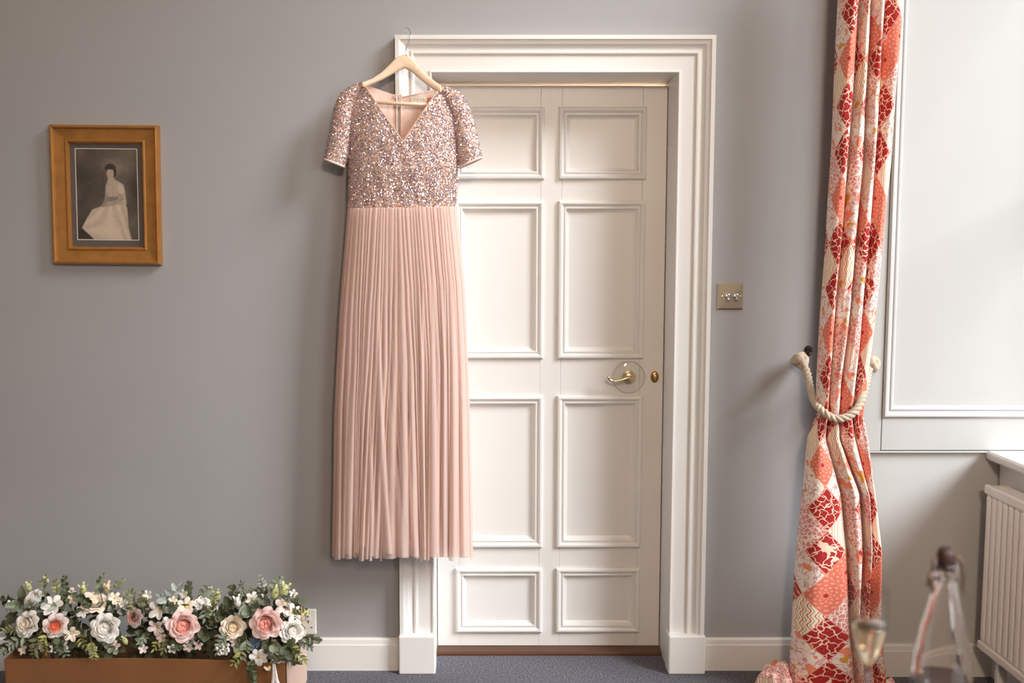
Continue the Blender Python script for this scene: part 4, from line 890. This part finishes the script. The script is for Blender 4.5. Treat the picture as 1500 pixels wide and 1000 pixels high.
for par, x0, x1, n_ in ((bA, 14, 176, 9), (bB, 200, 304, 7), (bC, 322, 440, 8)):
    for k in range(n_):
        blossom(par, x0 + (x1 - x0) * (k + R_.uniform(0.1, 0.9)) / n_, R_.choice([R_.uniform(868, 890), R_.uniform(932, 952)]), YM - 0.035, R_.uniform(6, 9), R_.choice(['white', 'blush', 'cream']), (R_.uniform(-0.4, 0.4), -1, R_.uniform(0, 0.7)), 5, R_.choice([0.35, 0.5]), 'lime')
M_RIB = mat('white_satin_ribbon', (232, 224, 220), 0.35, sheen=0.2)
for (xa, xb, xc_) in ((400, 402, 398), (402, 408, 416)):
    pts = []
    for j in range(14):
        f = j / 13; px = xa + (xb - xa) * f if f < 0.5 else (xa + xb) / 2 + (xc_ - (xa + xb) / 2) * (f - 0.5) * 2; py = 972 + 48 * f
        for q in (-1, 0, 1): pts.append(P(px + q * 3.2 * (0.4 + f), py, BYF - 0.012 - 0.004 * math.sin(f * 5 + q) - 0.004 * (q == 0)))
    MB().grid(pts, 3, 14).build('ribbon', M_RIB, bC, True)

# ---------------------------------------------------------------- table, glass and bottle in the foreground
TZ = 0.765; YT = -1.94
M_TABLE = mat('table_wood', (120, 84, 58), 0.4, var=0.1, vscale=12, stretch=(1, 6, 6))
tbl = thing('dining_table', (0.8, -2.45, 0), 'wooden table just under the frame carrying the flute and bottle', 'table')
MB().box(0.25, 1.2, -3.0, -1.86, TZ - 0.03, TZ).build('tabletop', M_TABLE, tbl, bevel=0.004)
for xx in (0.3, 1.15):
    for yy in (-2.95, -1.91): MB().box(xx - 0.03, xx + 0.03, yy - 0.03, yy + 0.03, 0, TZ - 0.03).build('leg', M_TABLE, tbl, bevel=0.004)
M_GLASS = mat('clear_glass', (255, 255, 255), 0.0, trans=1.0, ior=1.45)
M_THIN = bpy.data.materials.new('thin_glass'); M_THIN.use_nodes = True; nt = M_THIN.node_tree; nt.nodes.clear()
o_ = nt.nodes.new('ShaderNodeOutputMaterial'); tr = nt.nodes.new('ShaderNodeBsdfTransparent'); tr.inputs[0].default_value = (0.93, 0.92, 0.91, 1); gl = nt.nodes.new('ShaderNodeBsdfGlossy'); gl.inputs['Roughness'].default_value = 0.02; lw = nt.nodes.new('ShaderNodeFresnel'); lw.inputs[0].default_value = 1.12
mx = nt.nodes.new('ShaderNodeMixShader'); mx.inputs[0].default_value = 0.06; nt.links.new(tr.outputs[0], mx.inputs[1]); nt.links.new(gl.outputs[0], mx.inputs[2]); nt.links.new(mx.outputs[0], o_.inputs[0])
M_WINE = mat('pale_sparkling_wine', (252, 240, 214), 0.0, trans=1.0, ior=1.33)
fx = P(1273, 920, YT).x; zr = P(1273, 858, YT).z; H = zr - TZ
fl = thing('champagne_flute', (fx, YT, TZ), 'blurred champagne flute holding pale wine in right foreground', 'glass')
out = [(0.0, 0.0), (0.032, 0.0), (0.032, 0.002), (0.012, 0.005), (0.0042, 0.012), (0.0038, 0.03), (0.0042, H * 0.36)]
bowl = [(0.010, H * 0.42), (0.0185, H * 0.54), (0.0255, H * 0.68), (0.0285, H * 0.80), (0.0275, H * 0.92), (0.0255, H)]
inn = [(r - 0.0012, h) for r, h in bowl[::-1]] + [(0.0, H * 0.415)]
MB().lathe(out[:7] , (fx, YT, TZ), 32).build('stem', M_GLASS, fl, True, fix=True)
MB().lathe([(0.0042, H * 0.36)] + bowl, (fx, YT, TZ), 40).build('bowl', M_THIN, fl, True, fix=True)
MB().lathe([(0, H * 0.425), (0.0082, H * 0.43), (0.0168, H * 0.54), (0.0238, H * 0.68), (0.0252, H * 0.72), (0, H * 0.72)], (fx, YT, TZ), 32).build('wine', M_WINE, fl, True, fix=True)
bxp = P(1381, 930, YT).x; zt2 = P(1381, 801, YT).z; HB = zt2 - TZ
bt = thing('swing_top_bottle', (bxp, YT, TZ), 'blurred clear glass swing-top bottle in right foreground', 'bottle')
hB = HB - 0.022
pr = [(0, 0), (0.038, 0), (0.041, 0.004), (0.041, hB * 0.30), (0.0385, hB * 0.42), (0.030, hB * 0.60), (0.0205, hB * 0.76), (0.0155, hB * 0.86), (0.0145, hB * 0.93), (0.0165, hB * 0.945), (0.0165, hB * 0.985), (0.0145, hB)]
pin = [(0.0100, hB), (0.0100, hB * 0.9), (0.0130, hB * 0.84), (0.0180, hB * 0.755), (0.0275, hB * 0.595), (0.036, hB * 0.415), (0.0385, hB * 0.30), (0.0385, 0.008), (0, 0.008)]
MB().lathe(pr + pin, (bxp, YT, TZ), 40).build('bottle_body', M_GLASS, bt, True, fix=True)
MB().lathe([(0.0095, hB - 0.008), (0.0115, hB + 0.001), (0.0128, hB + 0.004), (0.0128, hB + 0.013), (0.011, hB + 0.019), (0.006, hB + 0.022), (0, hB + 0.022)], (bxp, YT, TZ), 20).build('stopper', mat('dark_stopper', (58, 36, 34), 0.5), bt, True)
M_WIRE = mat('dull_steel_wire', (104, 84, 72), 0.4, 0.8)
zN = TZ + hB * 0.90
for s in (-1, 1):
    MB().tube(smooth_path([(bxp + s * 0.013, YT, TZ + hB + 0.010), (bxp + s * 0.020, YT - 0.004, TZ + hB + 0.004), (bxp + s * 0.0225, YT - 0.008, TZ + hB * 0.93), (bxp + s * 0.022, YT - 0.010, TZ + hB * 0.86), (bxp + s * 0.024, YT - 0.012, TZ + hB * 0.82)], 6), 0.0024, 8).build('wire_bail', M_WIRE, bt, True)
MB().tube([(bxp + 0.0158 * math.cos(a), YT + 0.0158 * math.sin(a), zN) for a in np.linspace(0, 2 * math.pi, 25)], 0.0016, 6).build('neck_wire', M_WIRE, bt, True)
MB().tube(smooth_path([(bxp - 0.0165, YT, TZ + hB * 0.97), (bxp - 0.026, YT - 0.01, TZ + hB * 0.93), (bxp - 0.029, YT - 0.012, TZ + hB * 0.865)], 6), [0.0022] * 6 + [0.0036] * 7, 8).build('lever', M_WIRE, bt, True)
